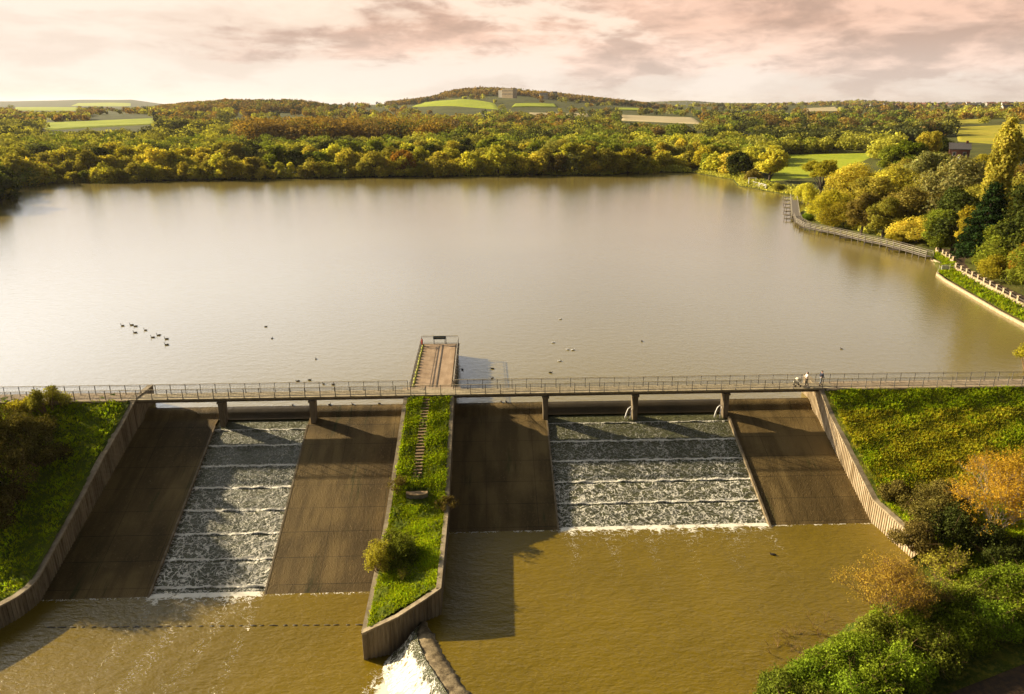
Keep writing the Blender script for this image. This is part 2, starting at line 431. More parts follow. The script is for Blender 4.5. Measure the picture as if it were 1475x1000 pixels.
def foam_nodes(g, p, foam, sx=1.0, sy=1.0):
    nz = g.new('ShaderNodeTexNoise'); nz.inputs['Scale'].default_value = 1.1; nz.inputs['Detail'].default_value = 4
    g.put(nz.inputs['Vector'], p)
    off = g.scale(g.vmath('SUBTRACT', nz.outputs['Color'], (0.5, 0.5, 0.5)), (2.4, 2.4, 2.4))
    q = g.scale(g.vmath('ADD', p, off), (sx, sy, sy))
    v = g.new('ShaderNodeTexVoronoi', feature='DISTANCE_TO_EDGE'); v.inputs['Scale'].default_value = 1.0
    g.put(v.inputs['Vector'], q)
    v2 = g.new('ShaderNodeTexVoronoi', feature='DISTANCE_TO_EDGE'); v2.inputs['Scale'].default_value = 2.7
    g.put(v2.inputs['Vector'], g.vmath('ADD', q, (3.3, 1.7, 0.2)))
    fine = g.noise(p, 7.0, 5, 0.7)
    e1 = g.math('SUBTRACT', g.math('MULTIPLY', foam, 0.135), v.outputs['Distance'])
    e2 = g.math('SUBTRACT', g.math('MULTIPLY', foam, 0.065), v2.outputs['Distance'])
    brk = g.math('MULTIPLY', g.math('SUBTRACT', fine, 0.52), 0.12)
    l1 = g.ramp(g.math('ADD', e1, brk), -0.01, 0.05)
    l2 = g.math('MULTIPLY', g.ramp(g.math('ADD', e2, brk), -0.01, 0.06), 0.75)
    solid = g.ramp(g.math('ADD', foam, g.math('MULTIPLY', g.math('SUBTRACT', fine, 0.5), 0.9)), 0.95, 1.25)
    return g.math('MAXIMUM', g.math('MAXIMUM', l1, l2), solid), fine, v.outputs['Distance']


def water_mat(name, deep, deep2, rough, wave, bump_s, bump_d, foamed=False, foamscale=(1, 1), spec=0.4, colscale=0.05):
    m, g, out = new_mat(name)
    p = coords(g)
    big = g.noise(p, colscale, 3, 0.5)
    col = g.mix(g.ramp(big, 0.35, 0.65), deep, deep2)
    w1 = g.noise(g.scale(p, wave), 1.0, 4, 0.6, 0.3)
    w2 = g.noise(g.scale(p, (wave[0] * 0.28, wave[1] * 0.28, 1)), 1.0, 2, 0.5)
    hgt = g.math('ADD', w1, g.math('MULTIPLY', w2, 1.2))
    if foamed:
        at = g.new('ShaderNodeAttribute', attribute_name='foam')
        ff, fine, vd = foam_nodes(g, p, at.outputs['Fac'], *foamscale)
        ff = g.math('MULTIPLY', ff, g.ramp(at.outputs['Fac'], 0.02, 0.12))
        hgt = g.math('ADD', hgt, g.math('MULTIPLY', ff, 0.8))
        col = g.mix(ff, col, (0.80, 0.75, 0.60))
        rough = g.math('ADD', rough, g.math('MULTIPLY', ff, 0.5))
    principled(g, out, col, rough, spec, g.bump(hgt, bump_s, bump_d))
    return m


M['apron'] = apron_mat()
M['lake'] = water_mat('lake_water', (0.215, 0.168, 0.050), (0.190, 0.145, 0.036), 0.14, (2.6, 3.6, 1), 0.45, 0.05, colscale=0.012, spec=0.8)
M['basin'] = water_mat('basin_water', (0.180, 0.120, 0.005), (0.142, 0.096, 0.004), 0.14, (1.9, 3.6, 1), 0.55, 0.13, True, (0.45, 1.3))
M['cascade'] = water_mat('cascade_water', (0.085, 0.088, 0.034), (0.110, 0.108, 0.044), 0.25, (2.6, 4.5, 1), 1.0, 0.22, True, (0.75, 2.0), colscale=0.3)
M['crest'] = water_mat('crest_film', (0.050, 0.038, 0.020), (0.075, 0.056, 0.028), 0.35, (4.0, 1.0, 1), 0.5, 0.06, True, (1.2, 1.2), colscale=0.3)
#@@STRUCTURE
# ------------------------------------------------------------------ terrain
LAKE = np.array([(-41, 74.5), (-72, 74), (-100, 90), (-118, 150), (-169, 238), (-203, 296), (-196, 322), (-135, 331), (-57, 345), (-15, 349), (7, 358),
                 (20, 352), (47, 352), (62, 372), (88, 366), (98, 330), (93, 305), (101, 276), (108, 262), (114, 256), (103, 240), (90, 229), (82.5, 214), (83.5, 203), (86, 197), (87.5, 188), (90, 181), (91.5, 171), (93, 160), (85.5, 143), (79.5, 108), (76, 90), (70, 79.5), (38, 78)], float)


def sdist(x, y, poly):
    """signed distance to polygon, negative inside"""
    x = np.asarray(x, float); y = np.asarray(y, float)
    best = np.full(x.shape, 1e18); ins = np.zeros(x.shape, bool)
    n = len(poly)
    for i in range(n):
        ax, ay = poly[i]; bx, by = poly[(i + 1) % n]
        ex, ey = bx - ax, by - ay
        t = np.clip(((x - ax) * ex + (y - ay) * ey) / (ex * ex + ey * ey), 0, 1)
        best = np.minimum(best, (x - ax - t * ex) ** 2 + (y - ay - t * ey) ** 2)
        c = ((ay > y) != (by > y)) & (x < ex * (y - ay) / (ey if ey else 1e-9) + ax)
        ins ^= c
    d = np.sqrt(best)
    return np.where(ins, -d, d)


def zy(Y, px_y, tree=0.0):
    """height at distance Y that is seen at image row px_y (near the horizon)"""
    return H + (150 - px_y) / 1107.0 * Y - tree


def prof(pairs): return [p[0] for p in pairs], [p[1] for p in pairs]


def _rows():
    r = []
    r.append((380, prof([(0, 1.0), (1100, 1.0), (1300, 4), (1400, 7), (1700, 11)])))
    r.append((600, prof([(-300, 4), (0, 3.5), (300, 3), (900, 3), (1270, 3.5), (1330, 8), (1475, 11), (1700, 15)])))
    r.append((900, prof([(-300, 9), (0, 8), (240, 9), (350, 7), (900, 6), (1250, 6), (1350, 11), (1475, 16), (1700, 20)])))
    r.append((1250, prof([(-300, 14), (60, 13), (150, 15), (235, 16), (350, 16), (470, 13), (560, 10), (900, 9), (1250, 9), (1475, 17), (1700, 22)])))
    Y = 1600
    r.append((Y, prof([(-300, 14), (100, 12), (190, 16), (235, zy(Y, 151, 12)), (280, zy(Y, 146, 12)), (330, zy(Y, 142.5, 12)), (420, zy(Y, 143, 12)), (455, zy(Y, 147, 12)),
                       (490, zy(Y, 153, 12)), (560, 16), (640, 20), (900, 13), (1100, 12), (1400, 20), (1700, 25)])))
    r.append((2000, prof([(-300, 10), (200, 12), (350, 22), (500, 22), (600, 30), (660, 42), (760, 44), (860, 30), (950, 18), (1150, 16), (1475, 22), (1700, 25)])))
    Y = 2400
    r.append((Y, prof([(-300, 10), (200, 14), (450, 20), (510, zy(Y, 151, 14)), (560, zy(Y, 147, 14)), (620, zy(Y, 140, 14)), (650, zy(Y, 131, 14)), (690, zy(Y, 127, 14)), (730, zy(Y, 127.5, 14)),
                       (790, zy(Y, 132, 14)), (850, zy(Y, 139, 14)), (905, zy(Y, 146, 14)), (950, zy(Y, 152, 14)), (1000, 22), (1150, 18), (1475, 24), (1700, 25)])))
    r.append((3000, prof([(-300, 12), (400, 18), (640, 40), (750, 45), (900, 22), (1050, 20), (1130, 24), (1300, 26), (1475, 26), (1700, 25)])))
    Y = 3800
    r.append((Y, prof([(-300, 12), (300, 14), (600, 22), (900, 20), (1060, 20), (1120, zy(Y, 153, 12)), (1180, zy(Y, 147, 12)), (1240, zy(Y, 144, 12)), (1290, zy(Y, 147, 12)), (1340, zy(Y, 150, 12)), (1475, zy(Y, 150.5, 12)), (1700, zy(Y, 150, 12))])))
    r.append((5200, prof([(-300, 18), (300, 16), (900, 20), (1475, 26), (1700, 26)])))
    Y = 7500
    r.append((Y, prof([(-300, zy(Y, 147)), (0, zy(Y, 146.5)), (90, zy(Y, 145)), (190, zy(Y, 144)), (235, zy(Y, 150)), (300, 20), (880, 20), (940, zy(Y, 149)), (990, zy(Y, 147.5)), (1040, zy(Y, 151)), (1100, 25), (1700, 20)])))
    r.append((9500, prof([(-300, 20), (1700, 20)])))
    r.append((16000, prof([(-300, 20), (1700, 20)])))
    return r


ROWS = _rows()
ROWY = np.log([r[0] for r in ROWS])


def terrain(x, y):
    x = np.asarray(x, float); y = np.asarray(y, float)
    yy = np.maximum(y, 60.0)
    px = 737.5 + 1107.0 * x / yy
    Z = np.stack([np.interp(px, r[1][0], r[1][1]) for r in ROWS])        # (rows, ...)
    t = np.interp(np.log(yy), ROWY, np.arange(len(ROWS)))
    i = np.clip(np.floor(t).astype(int), 0, len(ROWS) - 2); f = t - i; f = f * f * (3 - 2 * f)
    far = np.take_along_axis(Z, i[None], 0)[0] * (1 - f) + np.take_along_axis(Z, (i + 1)[None], 0)[0] * f
    # rolling relief on the far ground only
    far = far + np.clip((yy - 700) / 1500, 0, 1) * 2.0 * (np.sin(x * 0.006 + 1.3) * np.sin(yy * 0.0045) + 0.6 * np.sin(x * 0.013 + yy * 0.004))
    d = sdist(x, y, LAKE)
    a = x / yy
    s = np.clip((a - 0.42) / 0.14, 0, 1); s = s * s * (3 - 2 * s)
    near = np.minimum(0.06 * np.maximum(d - 3, 0), 9.0) * s
    w = np.clip((yy - 300) / 130, 0, 1); w = w * w * (3 - 2 * w)
    land = 0.35 + np.clip(d * 0.12, 0, 0.65) + near * (1 - w) + np.maximum(far - 1, 0) * w * np.clip(d / 40, 0, 1)
    h = np.where(d < 0, np.maximum(-2.0, d * 0.5), land)
    u, v = uv_of(x, y)
    h = np.where(v > -3.0, -14.0, h)
    return h


def th(x, y): return float(terrain(np.array([x]), np.array([y]))[0])


def on_ground(px, py, zmin=0.0):
    """the point of the terrain seen at an image position"""
    r = ray(px, py); ts = np.geomspace(70, 14000, 700)
    X = r[0] * ts; Y = r[1] * ts; Z = H + r[2] * ts
    hh = np.maximum(terrain(X, Y), zmin)
    k = np.argmax(Z < hh)
    if not (Z < hh).any(): k = len(ts) - 1
    return X[k], Y[k], float(terrain(X[k:k + 1], Y[k:k + 1])[0])


def make_ground():
    an = np.tan(np.linspace(R(-58), R(58), 620)); an = np.clip(an, -1.6, 1.6)
    an = np.linspace(-1.15, 1.15, 640)
    ys = np.concatenate([np.array([30, 60]), np.geomspace(72, 16000, 420)])
    A, Y = np.meshgrid(an, ys); X = A * Y
    Z = terrain(X, Y)
    P = np.stack([X, Y, Z], -1)
    return grid_mesh('ground', P, M['ground'], kind='structure', label=None)


make_ground()
m = MB(); m.add([(-9000, -9000, -9.2), (9000, -9000, -9.2), (9000, 29, -9.2), (-9000, 29, -9.2)], [(0, 1, 2, 3)]); tag(m.build('ground', M['ground']), kind='structure')


def field(name, corners, mat, lift=0.5, n=26, label=None):
    """a field draped over the ground between four corners given where they are seen"""
    c = [on_ground(*p)[:2] for p in corners]
    s, t = np.meshgrid(np.linspace(0, 1, n), np.linspace(0, 1, n))
    c = np.array(c)
    XY = (c[0] * ((1 - s) * (1 - t))[..., None] + c[1] * (s * (1 - t))[..., None] + c[2] * (s * t)[..., None] + c[3] * ((1 - s) * t)[..., None])
    Z = terrain(XY[..., 0], XY[..., 1]) + lift
    P = np.concatenate([XY, Z[..., None]], -1)
    P[0, :, 2] -= lift * 2; P[-1, :, 2] -= lift * 2; P[:, 0, 2] -= lift * 2; P[:, -1, 2] -= lift * 2
    grid_mesh(name, P, mat, kind='structure')
    return c


FIELDS = []; FIELDPX = []
def fld(name, corners, mat, lift=0.5):
    FIELDS.append(field(name, corners, mat, lift)); FIELDPX.append(corners)


fld('green_field', [(1105, 263), (1210, 252), (1274, 219), (1128, 223)], M['field_green'], 0.12)
fld('green_field', [(62, 189), (225, 180), (228, 171), (62, 178)], M['field_green'], 1.2)
fld('ploughed_field', [(50, 207), (300, 200), (285, 193), (60, 196)], M['field_brown'], 0.6)
fld('ploughed_field', [(350, 222), (590, 218), (580, 211), (360, 212)], M['field_brown'], 0.25)
fld('hill_pasture', [(590, 154.5), (722, 158.5), (716, 151), (610, 148)], M['field_green'], 1.5)
fld('hill_pasture', [(735, 155), (805, 155), (800, 150.5), (740, 150.5)], M['field_green'], 1.5)
fld('stubble_field', [(893, 174), (1015, 180), (1000, 170), (893, 166)], M['field_straw'], 1.2)
fld('stubble_field', [(760, 166), (850, 168), (850, 164.5), (760, 163)], M['field_straw'], 1.2)
fld('stubble_field', [(1150, 161), (1215, 160), (1205, 154), (1165, 156)], M['field_straw'], 1.5)
fld('golden_field', [(1378, 205), (1500, 214), (1500, 178), (1372, 184)], M['field_gold'], 0.5)
fld('golden_field', [(1372, 181), (1420, 178), (1420, 172), (1376, 174)], M['field_gold'], 0.8)
fld('far_field', [(20, 160), (120, 160), (110, 155), (20, 155)], M['field_green'], 2.5)
fld('far_field', [(100, 153), (190, 153), (190, 149), (110, 149)], M['field_green'], 2.5)
fld('far_field', [(1115, 168), (1180, 168), (1170, 164), (1120, 164)], M['field_green'], 1.5)
fld('far_field', [(890, 159), (930, 160), (930, 157), (890, 156)], M['field_green'], 1.5)

# ------------------------------------------------------------------ water of the lake
def make_lake():
    us = np.linspace(-1, 1, 30)
    m = MB()
    a = [W(-45, -2.0, 0), W(45, -2.0, 0)]
    m.add([W(-37.9, 0.25, 0), W(36.9, 0.25, 0), W(36.9, -2.5, 0), (120, 79.5, 0), (130, 420, 0), (-260, 420, 0), (-240, 70, 0), W(-37.9, -2.5, 0)], [tuple(range(8))])
    o = m.build('lake', M['lake']); tag(o, kind='structure')


make_lake()

# ------------------------------------------------------------------ spillways
def zapron(v):
    """surface of the smooth chute, v metres downstream of the crest"""
    v = np.asarray(v, float)
    kv = [-0.3, 0.25, 0.7, 1.1, 1.45, 1.75, 2.9, 60]
    kz = [-0.02, -0.015, -0.09, -0.32, -0.72, -0.92, -1.12, -0.38 * 60]
    return np.interp(v, kv, kz)


def apron(u0, u1, vend, name, parent, mat, drop=0.0, v0=0.15, foam=None, both=None):
    vs = np.linspace(v0, vend, 14) if vend < 3 else np.concatenate([np.linspace(v0, 3, 18), np.linspace(3.3, vend, int((vend - 3) * 3))])
    us = np.linspace(0, 1, 34)
    Pm = np.zeros((len(vs), len(us), 3)); FO = np.zeros((len(vs), len(us)))
    for i, v in enumerate(vs):
        a, b = (u0(v), u1(v))
        for j, s in enumerate(us):
            Pm[i, j] = W(a + (b - a) * s, v, float(zapron(v)) - drop)
            if foam: FO[i, j] = foam(v, a + (b - a) * s)
    return grid_mesh(name, Pm, mat, parent, {'foam': FO})


def cascade(u0, u1, vsteps, vend, parent, name_s='stepped_channel', seed=1):
    """stepped channel: each tread is flatter than the slope and ends in a drop. Returns the concrete; the water lies on it."""
    edges = [1.75] + list(vsteps) + [vend + 0.6]
    prof_v, prof_z, fo = [], [], []
    rec = 0.18
    nst = len(vsteps)
    prof_v += [1.75]; prof_z += [float(zapron(1.75)) - rec]; fo += [0.0]
    for k in range(len(edges) - 1):
        a, b = edges[k], edges[k + 1]
        dropk = 0.05 if k == 0 else 0.11
        za = float(zapron(a)) - rec - dropk; zb = float(zapron(b)) - rec
        g = min(1.0, (k - 0.3) / max(nst - 1.0, 1)) if k else 0
        n = 16
        if k:
            prof_v += [a, a + 0.05, a + 0.14]; prof_z += [float(zapron(a)) - rec, za + 0.04, za - 0.02]; fo += [0.95, 0.5, 0.4]
        for i in range(n + 1):
            s = i / n; v = a + 0.22 + (b - a - 0.23) * (s * 0.955 / 0.9375 if i < n else 1.0)
            prof_v.append(v); prof_z.append(za + (zb - za) * s)
            wob = 0.08 * math.sin(s * 3.1)
            fo.append((0.07 if k == 0 else 0.13 + 0.52 * g + wob + 0.10 * math.exp(-s * 3)) if s < 0.92 else (1.45 if k < len(edges) - 2 else 0.9))
    prof_v = np.array(prof_v); prof_z = np.array(prof_z); fo = np.array(fo)
    us = np.linspace(u0, u1, 90)
    def sheet(lift, wob):
        Pm = np.zeros((len(prof_v), len(us), 3))
        for j, u in enumerate(us):
            for i in range(len(prof_v)):
                Pm[i, j] = W(u, prof_v[i], prof_z[i] + lift + (wob * math.sin(u * 2.3 + prof_v[i] * 1.9) * math.sin(u * 0.9 - prof_v[i] * 3.7 + seed) * fo[i]))
        return Pm
    grid_mesh(name_s, sheet(-0.14, 0), M['apron'], parent, smooth=False)
    rng = np.random.default_rng(seed)
    colf = 0.10 * np.sin(us * 0.9 + seed) + 0.07 * np.sin(us * 2.1 + 1)
    FO = np.maximum(0, fo[:, None] * (1 + colf[None, :] * 1.2))
    o = grid_mesh('cascade_water', sheet(0.0, 0.05), M['cascade'], None, {'foam': FO})
    tag(o, kind='structure')


def ribbed_wall(name, pts, parent, thick=0.45, side=1, rib=0.32, depth=0.07, mat=None, cop=True):
    """pts: (u, v, ztop, zbottom) along the visible face; the wall body lies on the side given"""
    P = np.array(pts, float)
    seg = np.hypot(np.diff(P[:, 0]), np.diff(P[:, 1])); L = np.concatenate([[0], np.cumsum(seg)])
    n = max(2, int(L[-1] / rib)); ss = []
    rng = random.Random(len(pts) * 7 + int(P[0, 0]))
    for i in range(n):
        a = L[-1] * i / n; w = L[-1] / n
        ss += [(a, 0), (a + w * 0.42, 0), (a + w * 0.5, 1), (a + w * 0.92, 1)]
    ss.append((L[-1], 0))
    f = []; b = []
    cb = []
    for s, r in ss:
        q = [np.interp(s, L, P[:, k]) for k in range(4)]
        k = min(len(seg) - 1, max(0, np.searchsorted(L, s) - 1))
        dx, dy = (P[k + 1, 0] - P[k, 0]) / seg[k], (P[k + 1, 1] - P[k, 1]) / seg[k]
        nx, ny = -dy * side, dx * side                      # into the wall
        o = r * depth
        f.append((q[0] + nx * o, q[1] + ny * o, q[2], q[3])); b.append((q[0] + nx * thick, q[1] + ny * thick, q[2], q[3]))
        cb.append(((q[0] - nx * 0.05, q[1] - ny * 0.05), (q[0] + nx * (thick + 0.05), q[1] + ny * (thick + 0.05)), q[2]))
    m = MB(); vs = []; fs = []
    for (x, y, zt, zb), (x2, y2, _, _) in zip(f, b):
        vs += [W(x, y, zb), W(x, y, zt), W(x2, y2, zt), W(x2, y2, zb)]
    for i in range(len(f) - 1):
        k = i * 4
        for j in range(4): fs.append((k + j, k + (j + 1) % 4, k + 4 + (j + 1) % 4, k + 4 + j))
    fs.append((0, 1, 2, 3)); e = (len(f) - 1) * 4; fs.append((e, e + 3, e + 2, e + 1))
    m.add(vs, fs); wall = m.build(name, mat or M['concrete'], parent)
    if cop:
        m = MB(); vs = []; fs = []
        sel = cb[::4] + [cb[-1]]
        for (a, c, z) in sel: vs += [W(*a, z + 0.003), W(*a, z + 0.16), W(*c, z + 0.16), W(*c, z + 0.003)]
        for i in range(len(sel) - 1):
            k = i * 4
            for j in range(4): fs.append((k + j, k + (j + 1) % 4, k + 4 + (j + 1) % 4, k + 4 + j))
        fs.append((0, 1, 2, 3)); e = (len(sel) - 1) * 4; fs.append((e, e + 3, e + 2, e + 1))
        m.add(vs, fs); m.build('coping', M['coping'], wall)
    return wall


VL, VR = 22.3, 16.6                         # toe of the left and right chutes
ZL, ZR = -8.45, -6.30                       # water levels of the two basins
uwl = lambda v: -37.75 - 0.047 * max(v, 0)  # foot of the left retaining wall
RSTEP = [3.14, 5.77, 8.35, 10.97, 13.51]
LSTEP = [3.3, 5.52, 8.18, 10.85, 13.46, 16.02, 18.66, 21.31]

sl = empty('spillway', W(-24, 1, 0), 'brown concrete slopes and long narrow stepped channel, left of the grassy island', 'spillway')
apron(lambda v: uwl(v) - 0.2, lambda v: -29.8, VL + 3, 'apron', sl, M['apron'])
apron(lambda v: -19.85, lambda v: -8.9, VL + 3, 'apron', sl, M['apron'])
apron(lambda v: -29.8, lambda v: -19.85, 1.76, 'crest', sl, M['crest'], foam=lambda v, u: 0)
cascade(-29.78, -19.87, LSTEP, VL, sl, seed=2)
sr = empty('spillway', W(16, 1, 0), 'brown concrete slopes and broad foaming stepped channel, right of the grassy island', 'spillway')
apron(lambda v: -4.2, lambda v: 6.3, VR + 3, 'apron', sr, M['apron'])
apron(lambda v: 26.6, lambda v: 37.2, VR + 3, 'apron', sr, M['apron'])
apron(lambda v: 6.3, lambda v: 26.6, 1.76, 'crest', sr, M['crest'], foam=lambda v, u: 0)
cascade(6.32, 26.58, RSTEP, VR, sr, seed=5)


def divider(u, vend, parent, w=0.16, h=0.12):
    m = MB(); n = 24
    vs = np.linspace(2.9, vend, n); pr = []
    for v in vs:
        z = float(zapron(v)); pr += [W(u - w / 2, v, z - 0.7), W(u - w / 2, v, z + h), W(u + w / 2, v, z + h), W(u + w / 2, v, z - 0.7)]
    fs = []
    for i in range(n - 1):
        k = i * 4
        for j in range(4): fs.append((k + j, k + (j + 1) % 4, k + 4 + (j + 1) % 4, k + 4 + j))
    m.add(pr, fs); return m.build('divider', M['concrete'], parent)


divider(-29.8, VL + 1, sl, h=0.05); divider(-19.85, VL + 1, sl, h=0.02)
divider(6.3, VR + 1, sr, h=0.05); divider(26.6, VR + 1, sr, h=0.16, w=0.2)

# retaining walls of the banks
lw = empty('retaining_wall', W(-38, 5, 0), 'dark ribbed concrete retaining wall stepping down the left bank and curving away at its foot', 'wall')
ribbed_wall('wall', [(uwl(v), v, z, z - 3.6) for v, z in ((-1.5, 1.95), (2.4, 1.95), (6, 0.35), (10, -1.2), (14, -3.05), (18, -4.8), (22, -6.45), (23, -6.6))] +
            [(-39.2, 24.4, -6.6, -9.6), (-40.3, 26.3, -6.55, -9.6), (-42.5, 28.8, -6.4, -9.6), (-46, 31.8, -6.3, -9.6), (-54, 37, -6.3, -9.6)], lw, side=-1 * -1 if False else 1)
rw = empty('retaining_wall', W(37, 5, 0), 'sunlit pale ribbed concrete retaining wall running down the right bank into the basin', 'wall')
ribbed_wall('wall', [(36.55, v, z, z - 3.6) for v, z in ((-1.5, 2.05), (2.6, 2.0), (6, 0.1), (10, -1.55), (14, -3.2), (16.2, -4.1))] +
            [(36.9, 20, -4.2, -8), (37.4, 23.75, -4.25, -8)], rw, side=-1, mat=M['sunlit_concrete'])

# ------------------------------------------------------------------ grassy island between the chutes
IL = [(0.0, 1.75), (2.8, 1.75), (6, 0.50), (10, -1.05), (14, -2.5), (18, -3.9), (22, -4.75), (26, -5.4), (30.5, -6.1)]
IR = [(0.0, 1.75), (2.8, 1.75), (6, 0.50), (10, -1.05), (14, -2.6), (17.3, -3.85), (22, -3.9), (28.2, -3.95)]
isl = empty('island_embankment', W(-7, 10, 0), 'long narrow concrete-walled embankment between the two spillways, its top covered in grass', 'embankment')
ilu = lambda v: -9.15 - 0.029 * v
iru = lambda v: -3.9 - 0.009 * v
lpts = [(ilu(v), v, z, min(z - 1.5, float(zapron(v)) - 1.0) if v < 22 else -9.6) for v, z in IL]
rpts = [(iru(v), v, z, -8.0 if v > 10 else float(zapron(v)) - 1.2) for v, z in IR]
ribbed_wall('wall', lpts, isl, side=-1, thick=0.3)
ribbed_wall('wall', rpts, isl, side=1, thick=0.3)
ribbed_wall('wall', [(ilu(30.5), 30.52, -6.1, -9.6), (-7.4, 29.9, -5.2, -9.6), (-5.4, 29.0, -4.4, -9.4), (iru(28.2), 28.22, -3.95, -8.6)][::-1], isl, side=1 if True else -1, thick=0.3)


def zisl(u, v):
    vv = np.array([p[0] for p in IL]); a = np.interp(v, vv, [p[1] for p in IL]); b = np.interp(v, [p[0] for p in IR], [p[1] for p in IR])
    s = np.clip((u - ilu(v)) / (iru(v) - ilu(v)), 0, 1)
    return a + (b - a) * s


def island_top():
    nv, nu = 150, 44
    P = np.zeros((nv, nu, 3)); rng = np.random.default_rng(4)
    for j in range(nu):
        s = j / (nu - 1)
        vend = 30.3 + (28.0 - 30.3) * s
        for i in range(nv):
            v = 2.55 + (vend - 2.55) * i / (nv - 1)
            u = (ilu(v) + 0.28) * (1 - s) + (iru(v) - 0.28) * s
            edge = min(s, 1 - s) * 6
            b = 0.10 * math.sin(u * 2.1 + v) * math.sin(v * 1.7) + 0.06 * rng.normal()
            P[i, j] = W(u, v, float(zisl(u, v)) + 0.05 + (0.12 + b) * min(1, edge * 3))
    grid_mesh('grass_top', P, M['grass'], isl)


island_top()

# ------------------------------------------------------------------ banks
def zbank_l(s, v):
    z = np.interp(v, [-6, -3, 0.75, 2.9, 22.6, 26, 40, 70], [-1.6, -0.9, 1.85, 1.9, -6.5, -6.55, -6.4, -6.5])
    return z + 0.15 * np.sin(s * 0.5 + v * 0.3) * np.clip(s / 3, 0, 1) - 0.02 * s * (v > 3)


def uLw(v): return float(np.interp(v, [-8, 0, 23, 26.3, 28.8, 31.8, 37, 70], [-37.9, -38.1, -39.2, -40.8, -43, -46.5, -54.5, -105]))


def zbank_r(s, v):
    z = np.interp(v, [-6, -3, 0.8, 3.0, 6, 17, 24, 70], [-1.6, -0.9, 1.9, 1.95, 0.35, -4.0, -4.3, -6.0])
    return z


uRe = lambda v: float(np.interp(v, [-8, 16, 23.75, 24.5, 34.8, 37.3, 45, 70], [36.9, 36.9, 37.8, 35.4, 18.5, 15.5, 9, -6]))


def zr(u, v):
    s = u - uRe(v)
    z = float(zbank_r(s, v))
    if v > 24.0: z = min(-5.2 - 0.01 * v, -7.0 + 0.32 * s) if v > 26 else z * (1 - (v - 24) / 2) + ((v - 24) / 2) * min(-5.2 - 0.01 * v, -7.0 + 0.32 * s)
    return z


def make_banks():
    vs = np.linspace(-6, 62, 220); ss = np.concatenate([np.linspace(0, 30, 90), np.linspace(31, 90, 40)])
    P = np.zeros((len(vs), len(ss), 3)); Q = P.copy(); rng = np.random.default_rng(3)
    for i, v in enumerate(vs):
        for j, s in enumerate(ss):
            nb = rng.normal() * 0.05
            P[i, j] = W(uLw(v) - s, v, float(zbank_l(s, v)) + nb)
            u = uRe(v) + s
            Q[i, j] = W(u, v, zr(u, v) + nb)
    grid_mesh('grass_bank', P[:, ::-1], M['grass'], kind='structure')
    grid_mesh('grass_bank', Q, M['grass_dry'], kind='structure')


make_banks()

# paths either side of the bridge
def strip(name, u0, u1, v0, v1, z0, z1, mat, thick=0.12):
    m = MB()
    m.box8([W(u0, v1, z0 - thick), W(u1, v1, z1 - thick), W(u1, v0, z1 - thick), W(u0, v0, z0 - thick)], [W(u0, v1, z0), W(u1, v1, z1), W(u1, v0, z1), W(u0, v0, z0)])
    return m.build(name, mat)


tag(strip('path', -110, -38.6, 0.6, 3.0, 2.02, 2.02, M['path'], 0.3), kind='structure')
tag(strip('path', 37.3, 120, 0.7, 3.0, 2.13, 2.13, M['path'], 0.3), kind='structure')

# ------------------------------------------------------------------ basins
def basin(name, us, vs, z, foamf, mask=None):
    P = np.zeros((len(vs), len(us), 3)); FO = np.zeros((len(vs), len(us)))
    for i, v in enumerate(vs):
        for j, u in enumerate(us):
            P[i, j] = W(u, v, z); FO[i, j] = foamf(u, v)
    o = grid_mesh(name, P, M['basin'], None, {'foam': FO}); o['kind'] = 'structure'; return o


rng0 = np.random.default_rng(11)
def foam_l(u, v):
    t = v - VL
    tail = 0.55 * math.exp(-abs(t) / 0.12) if t > -0.4 else 0
    n1_ = 0.5 + 0.25 * math.sin(u * 2.3) + 0.25 * math.sin(u * 5.1 + 1); pl_ = max(0, math.sin(u * 1.9 + 0.25 * t) + 0.5 * math.sin(u * 4.3)) 
    if -30 < u < -19.8: tail = (0.55 + 0.6 * n1_) * math.exp(-max(t, 0) / (0.10 + 0.30 * n1_)) + 0.32 * math.exp(-max(t, 0) / 1.6) + 0.16 * pl_ * math.exp(-max(t, 0) / 7)
    # froth spreading from the side weir
    d = math.hypot((u + 7.6) * 1.0, (v - 34.6) * 0.55)
    tail = max(tail, 1.25 * math.exp(-(max(0, d - 0.9) / 0.7) ** 2) if u > -12 else 0)
    return tail + 0.05


def foam_r(u, v):
    t = v - VR
    tail = 0.55 * math.exp(-abs(t) / 0.12)
    n1_ = 0.5 + 0.25 * math.sin(u * 2.7 + 2) + 0.25 * math.sin(u * 6.1); pl_ = max(0, math.sin(u * 1.7 + 0.2 * t + 1) + 0.5 * math.sin(u * 3.7 - 0.3 * t))
    if 6.2 < u < 26.7: tail = (0.6 + 0.6 * n1_) * math.exp(-max(t, 0) / (0.10 + 0.30 * n1_)) + 0.26 * math.exp(-max(t, 0) / 1.5) + 0.17 * pl_ * math.exp(-max(t, 0) / 5)
    return tail + 0.04


def vgrid(v0, v1): return np.concatenate([np.linspace(v0, v0 + 3, 50), np.linspace(v0 + 3.1, v1, 110)])


basin('left_basin_water', np.linspace(-100, -3.0, 240), vgrid(VL - 0.5, 60), ZL, foam_l)
# the higher basin ends along the side weir
def right_basin():
    vs = vgrid(VR - 0.5, 62); ns = 160
    P = np.zeros((len(vs), ns, 3)); FO = np.zeros((len(vs), ns))
    for i, v in enumerate(vs):
        u0 = float(np.interp(v, [0, 28, 29.3, 30.4, 31.7, 33.4, 36.5, 44, 62], [-4.1, -4.3, -5.7, -5.9, -5.6, -4.9, -3.3, 2.0, 12]))
        for j in range(ns):
            u = u0 + (62 - u0) * (j / (ns - 1)) ** 1.0
            P[i, j] = W(u, v, ZR); FO[i, j] = foam_r(u, v)
    o = grid_mesh('right_basin_water', P, M['basin'], None, {'foam': FO}); o['kind'] = 'structure'


right_basin()
